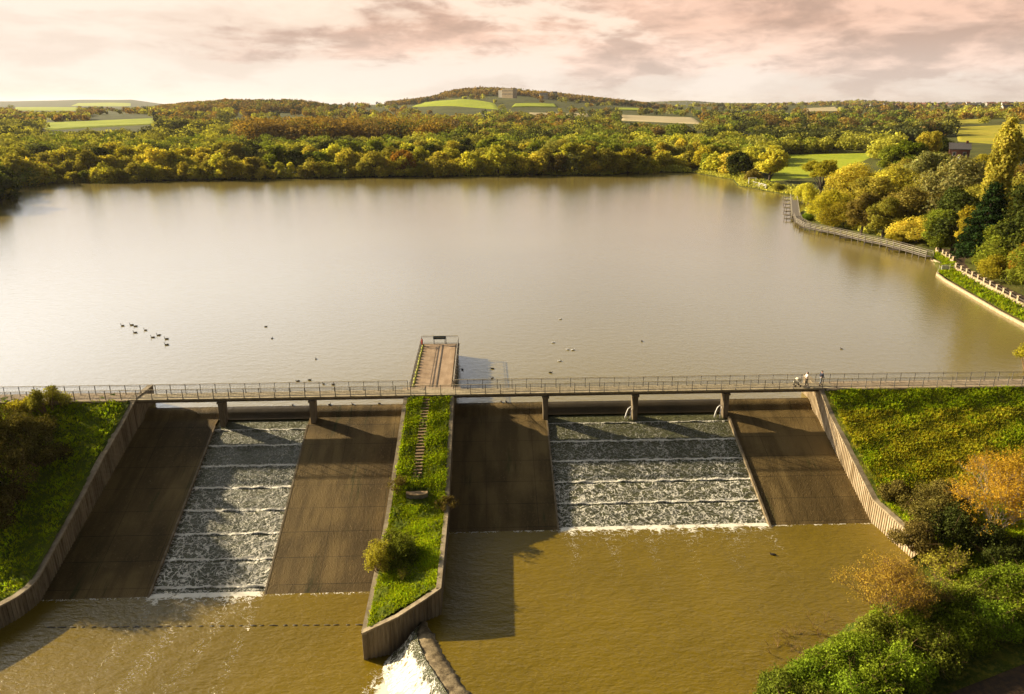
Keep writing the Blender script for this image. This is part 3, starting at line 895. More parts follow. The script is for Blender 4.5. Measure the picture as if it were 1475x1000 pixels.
# ------------------------------------------------------------------ side weir between the basins
def weir():
    t = empty('side_weir', W(-4, 33, ZR), 'low rounded weir sill spilling white water from the higher basin below the island', 'weir')
    line = [(-5.6, 29.1), (-5.8, 30.4), (-5.5, 31.7), (-4.8, 33.4), (-3.2, 36.5), (1.0, 42), (4.0, 47)]
    L = np.array(line); seg = np.hypot(*np.diff(L, axis=0).T); cum = np.concatenate([[0], np.cumsum(seg)])
    n = 90; S = np.linspace(0, cum[-1], n)
    C = np.stack([np.interp(S, cum, L[:, 0]), np.interp(S, cum, L[:, 1])], 1)
    T = np.gradient(C, axis=0); T /= np.linalg.norm(T, axis=1, keepdims=True); N = np.stack([T[:, 1] * -1, T[:, 0]], 1)   # to the left basin side
    N = np.where((N[:, :1] > 0), -N, N)
    rng = np.random.default_rng(6)
    def sheet(ks, zs, jag=0.0):
        P = np.zeros((n, len(ks), 3))
        for i in range(n):
            for j, (k, z) in enumerate(zip(ks, zs)):
                kk = k * min(1.0, 0.25 + i / 9) + jag * rng.normal(); z = z + jag * 0.6 * rng.normal()
                P[i, j] = W(C[i, 0] + N[i, 0] * kk, C[i, 1] + N[i, 1] * kk, z)
        return P
    grid_mesh('sill', sheet([-1.35, -1.2, -0.8, -0.3, 0.15, 0.6, 1.2, 2.1, 3.2], [ZR - 1.2, ZR + 0.05, ZR + 0.14, ZR + 0.15, ZR + 0.08, ZR - 0.15, ZR - 0.8, ZR - 1.7, ZR - 2.6], 0.05), M['sill'], t)
    ks = np.concatenate([np.linspace(0.15, 1.2, 9), np.linspace(1.35, 3.1, 14)])
    zs = np.interp(ks, [0.15, 0.7, 1.2, 2.1, 2.7, 3.1], [ZR + 0.20, ZR - 0.05, ZR - 0.70, ZR - 1.55, ZR - 2.05, ZR - 2.25])
    P = sheet(ks, zs)
    P[..., 2] += rng.normal(size=P.shape[:2]) * 0.035
    FO = np.clip(np.tile(0.35 + (ks - 0.2) * 1.3, (n, 1)) + 0.15 * rng.normal(size=(n, 1)), 0, 1.35)
    FO[:14] *= np.linspace(0.25, 1, 14)[:, None]
    o = grid_mesh('weir_water', P, M['cascade'], None, {'foam': FO}); o['kind'] = 'structure'


M['sill'] = simple_mat('algae_sill', (0.075, 0.05, 0.02), (0.34, 0.26, 0.14), 1.3, 0.7, 0.5, 0.04)
weir()
# a row of low stones breaking the surface of the left basin
rg = random.Random(8)
base = None
for k in range(30):
    px = 75 + k * 15.2 + rg.uniform(-2, 2); py = 904 - k * 0.13
    x, y, _ = at_z(px, py, ZL)
    if base is None:
        m = MB(); n = 8; pts = []
        m.tube([(-0.22, 0, -0.25), (-0.2, 0, 0.03), (0.0, 0.02, 0.07), (0.2, 0, 0.04), (0.23, 0, -0.25)], [0.10, 0.13, 0.14, 0.12, 0.1], 7)
        base = m.build('baffle_stone', M['rock'], None, True); o = base
    else:
        o = base.copy(); COL.objects.link(o)
    o.location = (x, y, ZL); o.scale = (rg.uniform(0.5, 1.3), rg.uniform(0.4, 0.7), rg.uniform(0.2, 0.4)); o.rotation_euler.z = rg.uniform(-0.1, 0.15)
    tag(o, 'small dark stone in the dotted row across the basin below the left spillway', 'stone', 'row of baffle stones in the left basin')

# ------------------------------------------------------------------ footbridge
ZD = lambda u: 2.09 + 0.0022 * u            # deck level
U0, U1 = -39.6, 38.2
VF, VN = 1.05, 2.75


def railing_parts(parent, pts, h=1.08, post=0.055, sp=1.62, infill=True, mat=None, rails=(1.0, 0.12), bal=0.16, wpost=None):
    """posts, rails and thin bars along a line of (u, v, z); children of parent"""
    mat = mat or M['steel']
    P = np.array(pts, float); seg = np.linalg.norm(np.diff(P[:, :2], axis=0), axis=1); cum = np.concatenate([[0], np.cumsum(seg)])
    at = lambda s: tuple(np.interp(s, cum, P[:, k]) for k in range(3))
    n = max(1, round(cum[-1] / sp)); k = 0
    post0 = None
    for i in range(n + 1):
        u, v, z = at(cum[-1] * i / n)
        if post0 is None:
            m = MB(); m.box(-post / 2, post / 2, -post / 2, post / 2, -0.06, h); m.box(-post, post, -post, post, 0.0, 0.02)
            post0 = m.build('post', mat, parent); o = post0
            o.matrix_parent_inverse = Matrix.Identity(4)
        else:
            o = post0.copy(); COL.objects.link(o); o.parent = parent; o.matrix_parent_inverse = Matrix.Identity(4)
        w = Vector(W(u, v, z)) - Vector(parent_world(parent))
        o.location = w; o.rotation_euler.z = YAW
    m = MB()
    for i in range(len(pts) - 1):
        a, b = W(*pts[i]), W(*pts[i + 1])
        m.bar((a[0], a[1], a[2] + h), (b[0], b[1], b[2] + h), post * 1.25, post * 0.9)
    m.build('top_rail', M['rail_pale'] if infill and bal > 0.2 else M['deck_edge'], parent)
    m = MB()
    for i in range(len(pts) - 1):
        a, b = W(*pts[i]), W(*pts[i + 1])
        m.bar((a[0], a[1], a[2] + 0.13), (b[0], b[1], b[2] + 0.13), 0.03)
        m.bar((a[0], a[1], a[2] + h - 0.14), (b[0], b[1], b[2] + h - 0.14), 0.03)
    m.build('lower_rail', mat, parent)
    if infill:
        m = MB(); s = bal
        while s < cum[-1] - 0.05:
            w = W(*at(s)); m.box(w[0] - 0.006, w[0] + 0.006, w[1] - 0.006, w[1] + 0.006, w[2] + 0.13, w[2] + h - 0.14); s += bal
        m.build('bars', mat, parent)


def parent_world(p):
    return tuple(p.matrix_basis.translation) if p.parent is None else tuple(p.matrix_basis.translation)


fb = empty('footbridge', W(0, 1.9, 2.0), 'long narrow concrete footbridge on five tapering piers spanning both spillways', 'bridge')
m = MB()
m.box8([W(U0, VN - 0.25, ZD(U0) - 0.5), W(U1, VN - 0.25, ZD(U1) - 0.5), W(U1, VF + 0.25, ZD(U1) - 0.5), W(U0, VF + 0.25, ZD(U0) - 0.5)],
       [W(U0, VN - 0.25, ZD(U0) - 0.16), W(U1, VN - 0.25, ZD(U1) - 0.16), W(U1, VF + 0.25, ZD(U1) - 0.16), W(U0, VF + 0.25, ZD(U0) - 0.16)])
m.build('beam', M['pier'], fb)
m = MB()
m.box8([W(U0, VN, ZD(U0) - 0.157), W(U1, VN, ZD(U1) - 0.157), W(U1, VF, ZD(U1) - 0.157), W(U0, VF, ZD(U0) - 0.157)],
       [W(U0, VN, ZD(U0)), W(U1, VN, ZD(U1)), W(U1, VF, ZD(U1)), W(U0, VF, ZD(U0))])
m.build('deck', M['deck_edge'], fb)
for v in (VN - 0.07, VF + 0.07):
    pass
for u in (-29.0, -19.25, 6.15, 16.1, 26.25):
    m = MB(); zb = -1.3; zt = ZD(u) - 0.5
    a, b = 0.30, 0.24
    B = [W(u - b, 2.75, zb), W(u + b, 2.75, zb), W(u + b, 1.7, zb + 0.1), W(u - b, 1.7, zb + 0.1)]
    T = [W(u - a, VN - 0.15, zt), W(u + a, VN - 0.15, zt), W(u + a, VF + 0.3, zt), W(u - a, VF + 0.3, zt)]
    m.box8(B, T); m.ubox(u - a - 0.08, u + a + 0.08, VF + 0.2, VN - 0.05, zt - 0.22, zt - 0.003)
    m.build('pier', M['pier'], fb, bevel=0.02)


def railing(label, pts, group=None, **k):
    c = W(*pts[0]); t = empty('railing', c, label, 'railing', group)
    railing_parts(t, pts, **k); return t


railing('long steel railing along the near, downstream edge of the footbridge and right-hand path', [(-62, 2.68, 2.02), (-39, 2.68, ZD(-39)), (38, 2.68, ZD(38)), (66, 2.68, 2.14)])
railing('steel railing along the lake edge of the footbridge left of the jetty', [(-62, 1.12, 2.02), (-39, 1.12, ZD(-39)), (-9.0, 1.12, ZD(-9))])
railing('steel railing along the lake edge of the footbridge right of the jetty', [(-4.0, 1.12, ZD(-4)), (38, 1.12, ZD(38)), (66, 1.12, 2.14)])

# water spouts at the feet of two piers
for u, lab in ((15.55, 'small white water jet spouting left from the foot of the middle right pier'), (25.6, 'small white water jet spouting left from the foot of the rightmost bridge pier')):
    m = MB(); pts = [W(u + 0.45, 2.2, 0.05), W(u + 0.1, 2.3, 0.12), W(u - 0.2, 2.4, -0.1), W(u - 0.38, 2.5, -0.55), W(u - 0.45, 2.55, -1.15)]
    m.tube(pts, [0.03, 0.05, 0.06, 0.08, 0.14], 7); m.tube([W(u + 0.3, 2.3, 0), W(u + 0.1, 2.6, -0.4), W(u, 2.8, -1.2)], [0.02, 0.04, 0.07], 6)
    tag(m.build('water_jet', M['fowl_white'], None, True), lab, 'water jet')

# ------------------------------------------------------------------ jetty
jt = empty('jetty', W(-6.4, -8, 1.4), 'solid concrete jetty with sandy deck, running from the footbridge out into the lake', 'jetty')
JA, JB, JE = -8.8, -3.95, -16.2
m = MB(); m.ubox(JA, JB, JE, 1.04, -2, 1.50); m.ubox(JA - 0.15, JB + 0.15, JE - 0.15, 1.0, 1.503, 1.68); m.build('body', M['pier'], jt)
m = MB(); m.ubox(JA + 0.35, JB - 0.35, JE + 0.3, 1.03, 1.684, 1.72); m.build('deck', M['jetty'], jt)
m = MB(); m.ubox(-6.05, -5.9, JE + 0.6, 1.0, 1.722, 1.76); m.build('drain_strip', M['dark_wood'], jt)
m = MB(); m.ubox(-9.6, -3.2, 0.4, 1.045, 1.6, 2.04); m.build('landing', M['deck'], jt)
for a, n_ in ((JA + 0.12, 15), (JB - 0.12, 15)):
    m = MB(); rgm = random.Random(int(a * 10))
    for k in range(n_):
        v = JE + 0.7 + k * 1.02
        u = a + 0.12
        m.tube([W(u, v, 1.70), W(u + rgm.uniform(-.04, .04), v + 0.35, 1.84), W(u, v + 0.72, 1.70)], [0.08, 0.17, 0.07], 6)
    m.build('moss_edge', M['moss'] if a < -6 else M['coping'], jt, True)
z = 1.7
railing('pale-topped railing down the left side of the jetty', [(JA, 0.6, z), (JA, JE, z)], bal=0.3, post=0.06, sp=1.5)
railing('pale-topped railing down the right side of the jetty', [(JB, JE, z), (JB, 0.6, z)], bal=0.3, post=0.06, sp=1.5)
railing('short railing across the far end of the jetty', [(JA, JE, z), (JB, JE, z)], infill=False, post=0.06, sp=1.6)
t = empty('notice_board', W(-6.4, JE + 0.3, 1.72), 'dark notice board on two legs at the lake end of the jetty', 'sign')
m = MB(); m.ubox(-7.25, -5.6, JE + 0.28, JE + 0.34, 2.42, 2.86); bd = m.build('board', M['sign_dark'], t)
for u in (-7.15, -5.7):
    m = MB(); m.ubox(u - 0.04, u + 0.04, JE + 0.2, JE + 0.277, 1.7, 2.84); m.build('leg', M['steel'], t)
m = MB(); m.ubox(-7.12, -5.73, JE + 0.343, JE + 0.347, 2.66, 2.72); m.build('pale_band', M['rail_pale'], bd)
m = MB(); ring = [Vector(W(-8.68, JE + 1.0 + 0.33 * math.cos(a), 2.35 + 0.33 * math.sin(a))) for a in np.linspace(0, 6.2832, 21)]
m.tube(ring, 0.09, 7, False); tag(m.build('lifebuoy', M['red'], None, True), 'red lifebuoy ring on the railing at the far left corner of the jetty', 'lifebuoy')

# ------------------------------------------------------------------ steps and platform on the island
st = empty('garden_steps', W(-7, 6, 0), 'flight of narrow timber steps climbing the middle of the grassy island', 'steps')
for k in range(26):
    v = 3.3 + k * 0.40; uc = -7.05 + 0.02 * k * 0
    uc = -6.85 - 0.012 * k
    z = float(zisl(uc, v)) + 0.14
    m = MB(); m.ubox(uc - 0.42, uc + 0.42, v - 0.12, v + 0.10, z - 0.12, z + 0.10); m.build('step', M['step_wood'], st)
pz = float(zisl(-6.9, 15.5)) + 0.42
bt = empty('timber_platform', W(-7.0, 15.7, pz), 'small curved timber landing at the foot of the grassy island steps', 'platform')
bx, by = -7.0, 15.5
m = MB(); n = 9
top = [W(bx - 1.0 + 2.0 * k / (n - 1), by - 0.25, pz + 0.1) for k in range(n)]; low = [W(bx - 1.0 + 2.0 * k / (n - 1), by + 0.20 + 0.30 * math.sin(math.pi * k / (n - 1)), pz + 0.1) for k in range(n)]
for k in range(n - 1):
    a, b, c, d = low[k], low[k + 1], top[k + 1], top[k]
    m.box8([(p[0], p[1], p[2] - 0.07) for p in (a, b, c, d)], [a, b, c, d])
m.build('top', M['step_wood'], bt)
m = MB()
for k in range(n - 1):
    a, b = low[k], low[k + 1]
    m.bar((a[0], a[1] + 0.05, a[2] - 0.28), (b[0], b[1] + 0.05, b[2] - 0.28), 0.07, 0.40)
m.build('riser', M['old_wood'], bt)

# ------------------------------------------------------------------ boardwalk and fishing platforms on the right shore
def wpt(px, py, z=0.9): return at_z(px, py, z)


def line_resample(pts, sp):
    P = np.array(pts, float); seg = np.linalg.norm(np.diff(P, axis=0), axis=1); cum = np.concatenate([[0], np.cumsum(seg)])
    n = max(1, round(cum[-1] / sp)); S = np.linspace(0, cum[-1], n + 1)
    return np.stack([np.interp(S, cum, P[:, k]) for k in range(P.shape[1])], 1)


BW = [wpt(1143, 312), wpt(1146, 320), wpt(1158, 327), wpt(1180, 332), wpt(1205, 337), wpt(1240, 346), wpt(1270, 352), wpt(1300, 360), wpt(1334, 370)]
bw = empty('boardwalk', BW[4], 'curving timber boardwalk on posts along the right shore of the lake', 'boardwalk')
P = line_resample(BW, 2.2)
T = np.gradient(P, axis=0); T[:, 2] = 0; T /= np.linalg.norm(T, axis=1, keepdims=True); NR = np.stack([-T[:, 1], T[:, 0], T[:, 2] * 0], 1)
# NR points to land
cen = np.array([150, 180, 0.9]); NR = np.where(((cen - P) * NR).sum(1, keepdims=True) > 0, NR, -NR)
m = MB()
for i in range(len(P) - 1):
    a, b = P[i], P[i + 1]; c, d = b + NR[i + 1] * 1.7, a + NR[i] * 1.7
    m.box8([(p[0], p[1], p[2] - 0.12) for p in (a, b, c, d)], [tuple(p) for p in (a, b, c, d)])
m.build('deck', M['old_wood'], bw)
for off, lab in ((0.0, 'lake'), (1.7, 'land')):
    Q = P + NR * off
    fr = empty('timber_fence', tuple(Q[0]), 'pale post-and-rail fence on the %s side of the curving boardwalk' % lab, 'fence')
    for p in Q:
        m = MB(); m.box(p[0] - 0.07, p[0] + 0.07, p[1] - 0.07, p[1] + 0.07, -1.0 if off == 0 else 0.3, 2.05); m.build('post', M['old_wood'], fr)
    for hh in (0.35, 0.75, 1.12):
        m = MB()
        for i in range(len(Q) - 1): m.bar((Q[i][0], Q[i][1], 0.9 + hh), (Q[i + 1][0], Q[i + 1][1], 0.9 + hh), 0.06, 0.09)
        m.build('rail', M['pale_wood'] if off == 0 else M['old_wood'], fr)


def platform(px, py, w, l, label, group, rot=0.0):
    x, y, _ = at_z(px, py, 0.6)
    t = empty('fishing_platform', (x, y, 0.6), label, 'platform', group, rot)
    m = MB()
    for k in range(int(l / 0.3)): m.box(-w / 2, w / 2, -l / 2 + k * 0.3, -l / 2 + k * 0.3 + 0.26, -0.06, 0)
    o = m.build('boards', M['dark_wood'], t); o.matrix_parent_inverse = Matrix.Identity(4)
    for a in (-w / 2 + 0.1, w / 2 - 0.1):
        for b in (-l / 2 + 0.1, l / 2 - 0.1):
            m = MB(); m.box(a - 0.06, a + 0.06, b - 0.06, b + 0.06, -1.6, 0.35); o = m.build('post', M['dark_wood'], t); o.matrix_parent_inverse = Matrix.Identity(4)
    return t


PL = ['small dark fishing platform, %s of the stack beside the plank bridge' % s for s in ('farthest', 'second farthest', 'third farthest', 'middle one', 'third nearest', 'second nearest', 'nearest')]
for k in range(7):
    platform(1136.5 + k * 0.5 + (k % 2), 284 + k * 5.2, 3.6, 1.9, PL[k], 'platforms at the far end of the boardwalk', 0.05)
for px, py, lab in ((1163, 328, 'leftmost'), (1191, 334.5, 'second from the left'), (1222, 342.5, 'middle'), (1258, 349.5, 'second from the right'), (1294, 359.5, 'rightmost')):
    platform(px, py, 4.0, 2.0, 'dark fishing platform jutting from the curving boardwalk, %s of the five' % lab, 'platforms along the curving boardwalk', -0.35)
# narrow bridge of planks behind the stack
a, b = wpt(1143, 284, 0.9), wpt(1146, 312, 0.9)
t = empty('plank_bridge', a, 'straight pale-railed plank bridge joining the far bank to the boardwalk', 'bridge')
m = MB(); m.bar(a, b, 2.2, 0.12); m.build('deck', M['old_wood'], t)
for s in (-1.1, 1.1):
    m = MB(); m.bar((a[0] + s, a[1], 1.9), (b[0] + s, b[1], 1.9), 0.1)
    for k in range(12):
        f = k / 11; m.bar((a[0] + (b[0] - a[0]) * f + s, a[1] + (b[1] - a[1]) * f, 0.0), (a[0] + (b[0] - a[0]) * f + s, a[1] + (b[1] - a[1]) * f, 1.9), 0.1)
    m.build('railing', M['pale_wood'], t)
# small white hut frame and rails on the far bank
x, y, z = on_ground(1083, 268)
t = empty('pier_gate', (x, y, z), 'white painted gateway and rails on the far right bank of the lake', 'gate')
m = MB()
for dx in (-1.4, 1.4): m.box(x + dx - .12, x + dx + .12, y - .12, y + .12, z - .3, z + 2.8)
m.box(x - 1.6, x + 1.6, y - .15, y + .15, z + 2.8, z + 3.05); m.build('frame', M['sign_white'], t)
x2, y2, z2 = on_ground(1103, 273); m = MB()
for hh in (0.5, 1.1, 1.6): m.bar((x, y, z + hh), (x2, y2, z2 + hh), 0.12)
for k in range(9): f = k / 8; m.bar((x + (x2 - x) * f, y + (y2 - y) * f, z - 0.2), (x + (x2 - x) * f, y + (y2 - y) * f, z + (z2 - z) * f + 1.7), 0.14)
m.build('rails', M['sign_white'], t)

# retaining kerb, grass verge, parapet wall on the right shore
KB = [wpt(1341, 371, 0.5), wpt(1358, 380, 0.5), wpt(1350, 393, 0.5), wpt(1362, 402, 0.5), wpt(1400, 424, 0.5), wpt(1440, 447, 0.5), wpt(1480, 468, 0.5), wpt(1530, 500, 0.5)]
m = MB()
for a, b in zip(KB[:-1], KB[1:]):
    m.bar((a[0], a[1], 0.0), (b[0], b[1], 0.0), 0.32, 0.9)
tag(m.build('kerb_wall', M['stone'], None), 'low pale stone edging wall at the water line on the right shore', 'wall')
vg = [(wpt(1341, 369, 0.6), wpt(1352, 360, 0.9)), (wpt(1359, 380, 0.6), wpt(1376, 381, 0.9)), (wpt(1351, 392, 0.6), wpt(1372, 389, 0.9)), (wpt(1363, 400.5, 0.6), wpt(1392, 400, 0.9)), (wpt(1400, 422.5, 0.6), wpt(1430, 421, 0.9)), (wpt(1440, 445, 0.6), wpt(1470, 441, 0.9)), (wpt(1480, 466, 0.6), wpt(1510, 461, 0.9)), (wpt(1530, 497, .6), wpt(1555, 482, .9))]
P = np.array([[np.array(a) * (1 - s) + np.array(b) * s + np.array([0, 0, 0.08]) for s in np.linspace(0, 1, 6)] for a, b in vg])
grid_mesh('grass_verge', P, M['grass'], kind='structure')


def parapet(label, A, B, n, z0=0.8, wh=0.5):
    A = np.array(A[:2]); B = np.array(B[:2]); t = empty('parapet_wall', (A[0], A[1], z0), label, 'wall')
    m = MB(); m.bar((A[0], A[1], z0 + wh / 2 - 0.2), (B[0], B[1], z0 + wh / 2 - 0.2), 0.35, wh + 0.4); m.build('wall', M['stone'], t)
    for k in range(n):
        f = k / (n - 1); p = A + (B - A) * f
        m = MB(); m.box(p[0] - .2, p[0] + .2, p[1] - .2, p[1] + .2, z0 - .3, z0 + wh + .75); m.box(p[0] - .26, p[0] + .26, p[1] - .26, p[1] + .26, z0 + wh + .753, z0 + wh + .85)
        m.build('pillar', M['stone'], t)
    m = MB(); m.bar((A[0], A[1], z0 + wh + 0.45), (B[0], B[1], z0 + wh + 0.45), 0.14, 0.14); m.build('rail', M['dark_wood'], t)


parapet('short pale stone parapet with pillars and rail at the end of the boardwalk', wpt(1349, 362, .9), wpt(1373, 378, .9), 6)
parapet('long pale stone parapet with square pillars beside the right-hand lake path', wpt(1377, 388, .9), wpt(1500, 455, .9), 14)
a, b = wpt(1352, 392, 0.6), wpt(1374, 389, .9)
t = empty('metal_gate', a, 'thin metal gate carrying a white notice across the verge of the right shore', 'gate')
m = MB()
for hh in (0.2, 0.7, 1.3): m.bar((a[0], a[1], a[2] + hh), (b[0], b[1], b[2] + hh), 0.06)
for f in (0, .35, .7, 1): m.bar((a[0] + (b[0] - a[0]) * f, a[1] + (b[1] - a[1]) * f, 0.3), (a[0] + (b[0] - a[0]) * f, a[1] + (b[1] - a[1]) * f, 2.0), 0.08)
m.build('frame', M['rail_pale'], t)
c = wpt(1361, 386, 1.6); m = MB(); m.box(c[0] - .7, c[0] + .7, c[1] - .15, c[1] - .08, 1.3, 2.1); m.build('notice', M['sign_white'], t)
P = np.array([[wpt(1353, 361, 0.95), wpt(1362, 352, 1.1)], [wpt(1378, 380, 0.95), wpt(1392, 370, 1.2)], [wpt(1380, 388, 0.95), wpt(1405, 380, 1.2)], [wpt(1500, 456, 0.95), wpt(1540, 440, 1.3)]])
grid_mesh('lakeside_path', P, M['track'], kind='structure')

# track at the lower right
P = []
for f in np.linspace(0, 1, 30):
    a = np.array(at_z(1250 + 260 * f, 1040 - 100 * f, -5.2)); b = np.array(at_z(1390 + 260 * f, 1060 - 100 * f, -5.2))
    row = []
    for s in np.linspace(0, 1, 8):
        p = a + (b - a) * s; u, v = uv_of(p[0], p[1]); row.append((p[0], p[1], zr(u, v) + 0.14))
    P.append(row)
grid_mesh('woodland_track', np.array(P), M['track'], kind='structure')

# ------------------------------------------------------------------ people on the bridge
def skin_body(name, joints, edges, radii, mat, parent, lvl=2):
    """one continuous skinned surface over connected joints"""
    me = bpy.data.meshes.new(name); me.from_pydata(joints, edges, []); me.update()
    o = bpy.data.objects.new(name, me); COL.objects.link(o)
    sk = o.modifiers.new('skin', 'SKIN'); sk.use_smooth_shade = True
    sv = me.skin_vertices[0].data if me.skin_vertices else None
    if sv is None:
        bm = bmesh.new(); bm.from_mesh(me); bm.verts.layers.skin.verify(); bm.to_mesh(me); bm.free(); sv = me.skin_vertices[0].data
    for i, r in enumerate(radii): sv[i].radius = (r, r) if not hasattr(r, '__len__') else r
    sv[0].use_root = True
    ss = o.modifiers.new('sub', 'SUBSURF'); ss.levels = lvl; ss.render_levels = lvl
    dg = bpy.context.evaluated_depsgraph_get(); dg.update()
    nm = bpy.data.meshes.new_from_object(o.evaluated_get(dg))
    o.modifiers.clear(); o.data = nm; nm.materials.clear(); nm.materials.append(mat)
    for p in nm.polygons: p.use_smooth = True
    o.parent = parent
    return o


def person(loc, rz, label, top, legs_m, hairlen, arms_fwd, hgt=1.72):
    t = empty('person', loc, label, 'person', rz=rz)
    k = hgt / 1.72
    V = lambda *p: (p[0] * k, p[1] * k, p[2] * k)
    # faces +x; y is to its left
    J = []; E = []; Rr = []
    def j(p, r, par=None):
        J.append(V(*p)); Rr.append(r * k); i = len(J) - 1
        if par is not None: E.append((par, i))
        return i
    pel = j((0, 0, 0.93), 0.135); sp = j((0.01, 0, 1.12), 0.125, pel); ch = j((0.02, 0, 1.32), 0.145, sp); nk = j((0.03, 0, 1.45), 0.062, ch)
    hd0 = j((0.045, 0, 1.55), 0.068, nk); hd = j((0.05, 0, 1.64), 0.092, hd0); hdt = j((0.045, 0, 1.70), 0.055, hd)
    nose = j((0.142, 0, 1.615), 0.014, hd)
    for s in (-1, 1):
        j((0.05, 0.088 * s, 1.62), 0.016, hd)
        sh = j((0.02, 0.17 * s, 1.39), 0.062, ch)
        if arms_fwd: el = j((0.13, 0.22 * s, 1.15), 0.043, sh); wr = j((0.37, 0.17 * s, 1.06), 0.028, el); dv = Vector((0.9, -0.1 * s, -0.2)).normalized()
        else: el = j((0.02 - 0.05 * s, 0.24 * s, 1.12), 0.043, sh); wr = j((0.12 - 0.08 * s, 0.25 * s, 0.88), 0.028, el); dv = Vector((0.15, 0, -1)).normalized()
        w = Vector((J[wr][0], J[wr][1], J[wr][2])) / k
        pm = j(tuple(w + dv * 0.06), 0.030, wr)
        side = dv.cross(Vector((0, s, 0))).normalized()
        for q in range(4):
            a = w + dv * 0.10 + side * (0.026 - 0.0175 * q); f1 = j(tuple(a), 0.009, pm); ln = (0.038, 0.046, 0.042, 0.032)[q]
            f2 = j(tuple(a + dv * ln + Vector((0, -0.012 * s, -0.006))), 0.008, f1); j(tuple(a + dv * ln * 1.5 + Vector((0, -0.03 * s, -0.015))), 0.007, f2)
        th0 = j(tuple(w + dv * 0.045 + side * 0.042), 0.010, wr); j(tuple(w + dv * 0.085 + side * 0.055 + Vector((0, -0.02 * s, 0))), 0.008, th0)
        hp = j((0, 0.09 * s, 0.88), 0.10, pel); st_ = 0.17 * s
        kn = j((st_ * 0.55 + 0.03, 0.10 * s, 0.50), 0.062, hp); an_ = j((st_ - 0.05, 0.10 * s, 0.09), 0.040, kn); to = j((st_ + 0.10, 0.11 * s, 0.045), 0.035, an_)
    skin_body('body', J, E, Rr, M['skin'], t, 1)
    # clothes: a jacket over trunk and sleeves, trousers, hair and shoes follow the same skeleton
    J2 = []; E2 = []; R2 = []
    def c(p, r, par=None):
        J2.append(V(*p)); R2.append(r * k); i = len(J2) - 1
        if par is not None: E2.append((par, i))
        return i
    a = c((0, 0, 0.90), 0.155); b = c((0.01, 0, 1.12), 0.145, a); d = c((0.02, 0, 1.33), 0.165, b); e = c((0.03, 0, 1.45), 0.075, d)
    for s in (-1, 1):
        sh = c((0.02, 0.175 * s, 1.39), 0.078, d)
        if arms_fwd: el = c((0.13, 0.22 * s, 1.15), 0.058, sh); c((0.34, 0.175 * s, 1.07), 0.042, el)
        else: el = c((0.02 - 0.05 * s, 0.24 * s, 1.12), 0.058, sh); c((0.115 - 0.08 * s, 0.25 * s, 0.91), 0.042, el)
    skin_body('jacket', J2, E2, R2, top, t, 2)
    J2, E2, R2 = [], [], []
    def c(p, r, par=None):
        J2.append(V(*p)); R2.append(r * k); i = len(J2) - 1
        if par is not None: E2.append((par, i))
        return i
    a = c((0, 0, 0.94), 0.145)
    for s in (-1, 1):
        st_ = 0.17 * s; hp = c((0, 0.09 * s, 0.87), 0.112, a); kn = c((st_ * 0.55 + 0.03, 0.10 * s, 0.50), 0.074, hp); c((st_ - 0.045, 0.10 * s, 0.13), 0.055, kn)
    skin_body('trousers', J2, E2, R2, legs_m, t, 2)
    hz = [V(0.03, 0, 1.69), V(-0.005, 0, 1.66), V(-0.03, 0, 1.60)] + ([V(-0.05, 0, 1.50), V(-0.06, 0, 1.42)] if hairlen else [])
    skin_body('hair', hz, [(i, i + 1) for i in range(len(hz) - 1)], [0.088 * k, 0.098 * k, 0.075 * k, 0.06 * k, 0.04 * k][:len(hz)], M['hair'], t, 2)
    for s in (-1, 1):
        st_ = 0.17 * s
        skin_body('shoe', [V(st_ - 0.07, 0.10 * s, 0.05), V(st_ + 0.04, 0.105 * s, 0.05), V(st_ + 0.13, 0.11 * s, 0.04)], [(0, 1), (1, 2)], [0.05 * k, 0.05 * k, 0.04 * k], M['hair'], t, 1)
        m = MB(); q = Vector(V(0.136, 0.032 * s, 1.648)); m.tube([q - Vector((0.012, 0, 0)), q + Vector((0.006, 0, 0))], 0.011, 8); ob = m.build('eye', M['trousers'], None); ob.parent = t
    m = MB(); m.tube([V(0.137, -0.025, 1.575), V(0.142, 0, 1.572), V(0.137, 0.025, 1.575)], 0.006, 5); ob = m.build('mouth', M['red'], None); ob.parent = t
    return t


zz = ZD(35)
person(W(35.3, 2.0, zz), YAW + math.pi, 'person in a cream top with dark hair pushing a pale pushchair on the footbridge', M['top_white'], M['trousers'], True, True, 1.66)
person(W(36.95, 1.9, zz), YAW + 0.15, 'person in a navy jacket and grey trousers on the footbridge, right of the pushchair', M['jacket'], M['denim'], False, False, 1.78)
pc = empty('pushchair', W(34.35, 2.0, zz), 'small pale canvas pushchair on the footbridge at the right end', 'pushchair', rz=YAW + math.pi)
def loc(o): o.parent = pc; o.matrix_parent_inverse = Matrix.Identity(4); return o
m = MB(); m.tube([(-0.05, 0, 0.42), (0.10, 0, 0.40), (0.42, 0, 0.50), (0.46, 0, 0.62)], [(0.20, 0.10), (0.21, 0.12), (0.20, 0.10), (0.18, 0.05)], 10); loc(m.build('seat', M['pram'], None, True))
m = MB(); m.tube([(-0.22, 0, 0.62), (-0.10, 0, 0.80), (0.12, 0, 0.86), (0.26, 0, 0.78)], [(0.21, 0.05), (0.23, 0.12), (0.23, 0.12), (0.21, 0.04)], 10); loc(m.build('hood', M['pram'], None, True))
m = MB()
for s in (-.2, .2): m.bar((-0.45, s, 1.05), (0.35, s, 0.12), 0.025); m.bar((-0.15, s, 0.12), (0.15, s, 0.55), 0.025)
m.bar((-0.45, -.2, 1.05), (-0.45, .2, 1.05), 0.03); loc(m.build('frame', M['steel'], None))
for s in (-.24, .24):
    for x_ in (-0.2, 0.36):
        m = MB(); m.tube([(x_, s - 0.02, 0.11), (x_, s + 0.02, 0.11)], 0.11, 14); loc(m.build('wheel', M['dark_wood'], None))

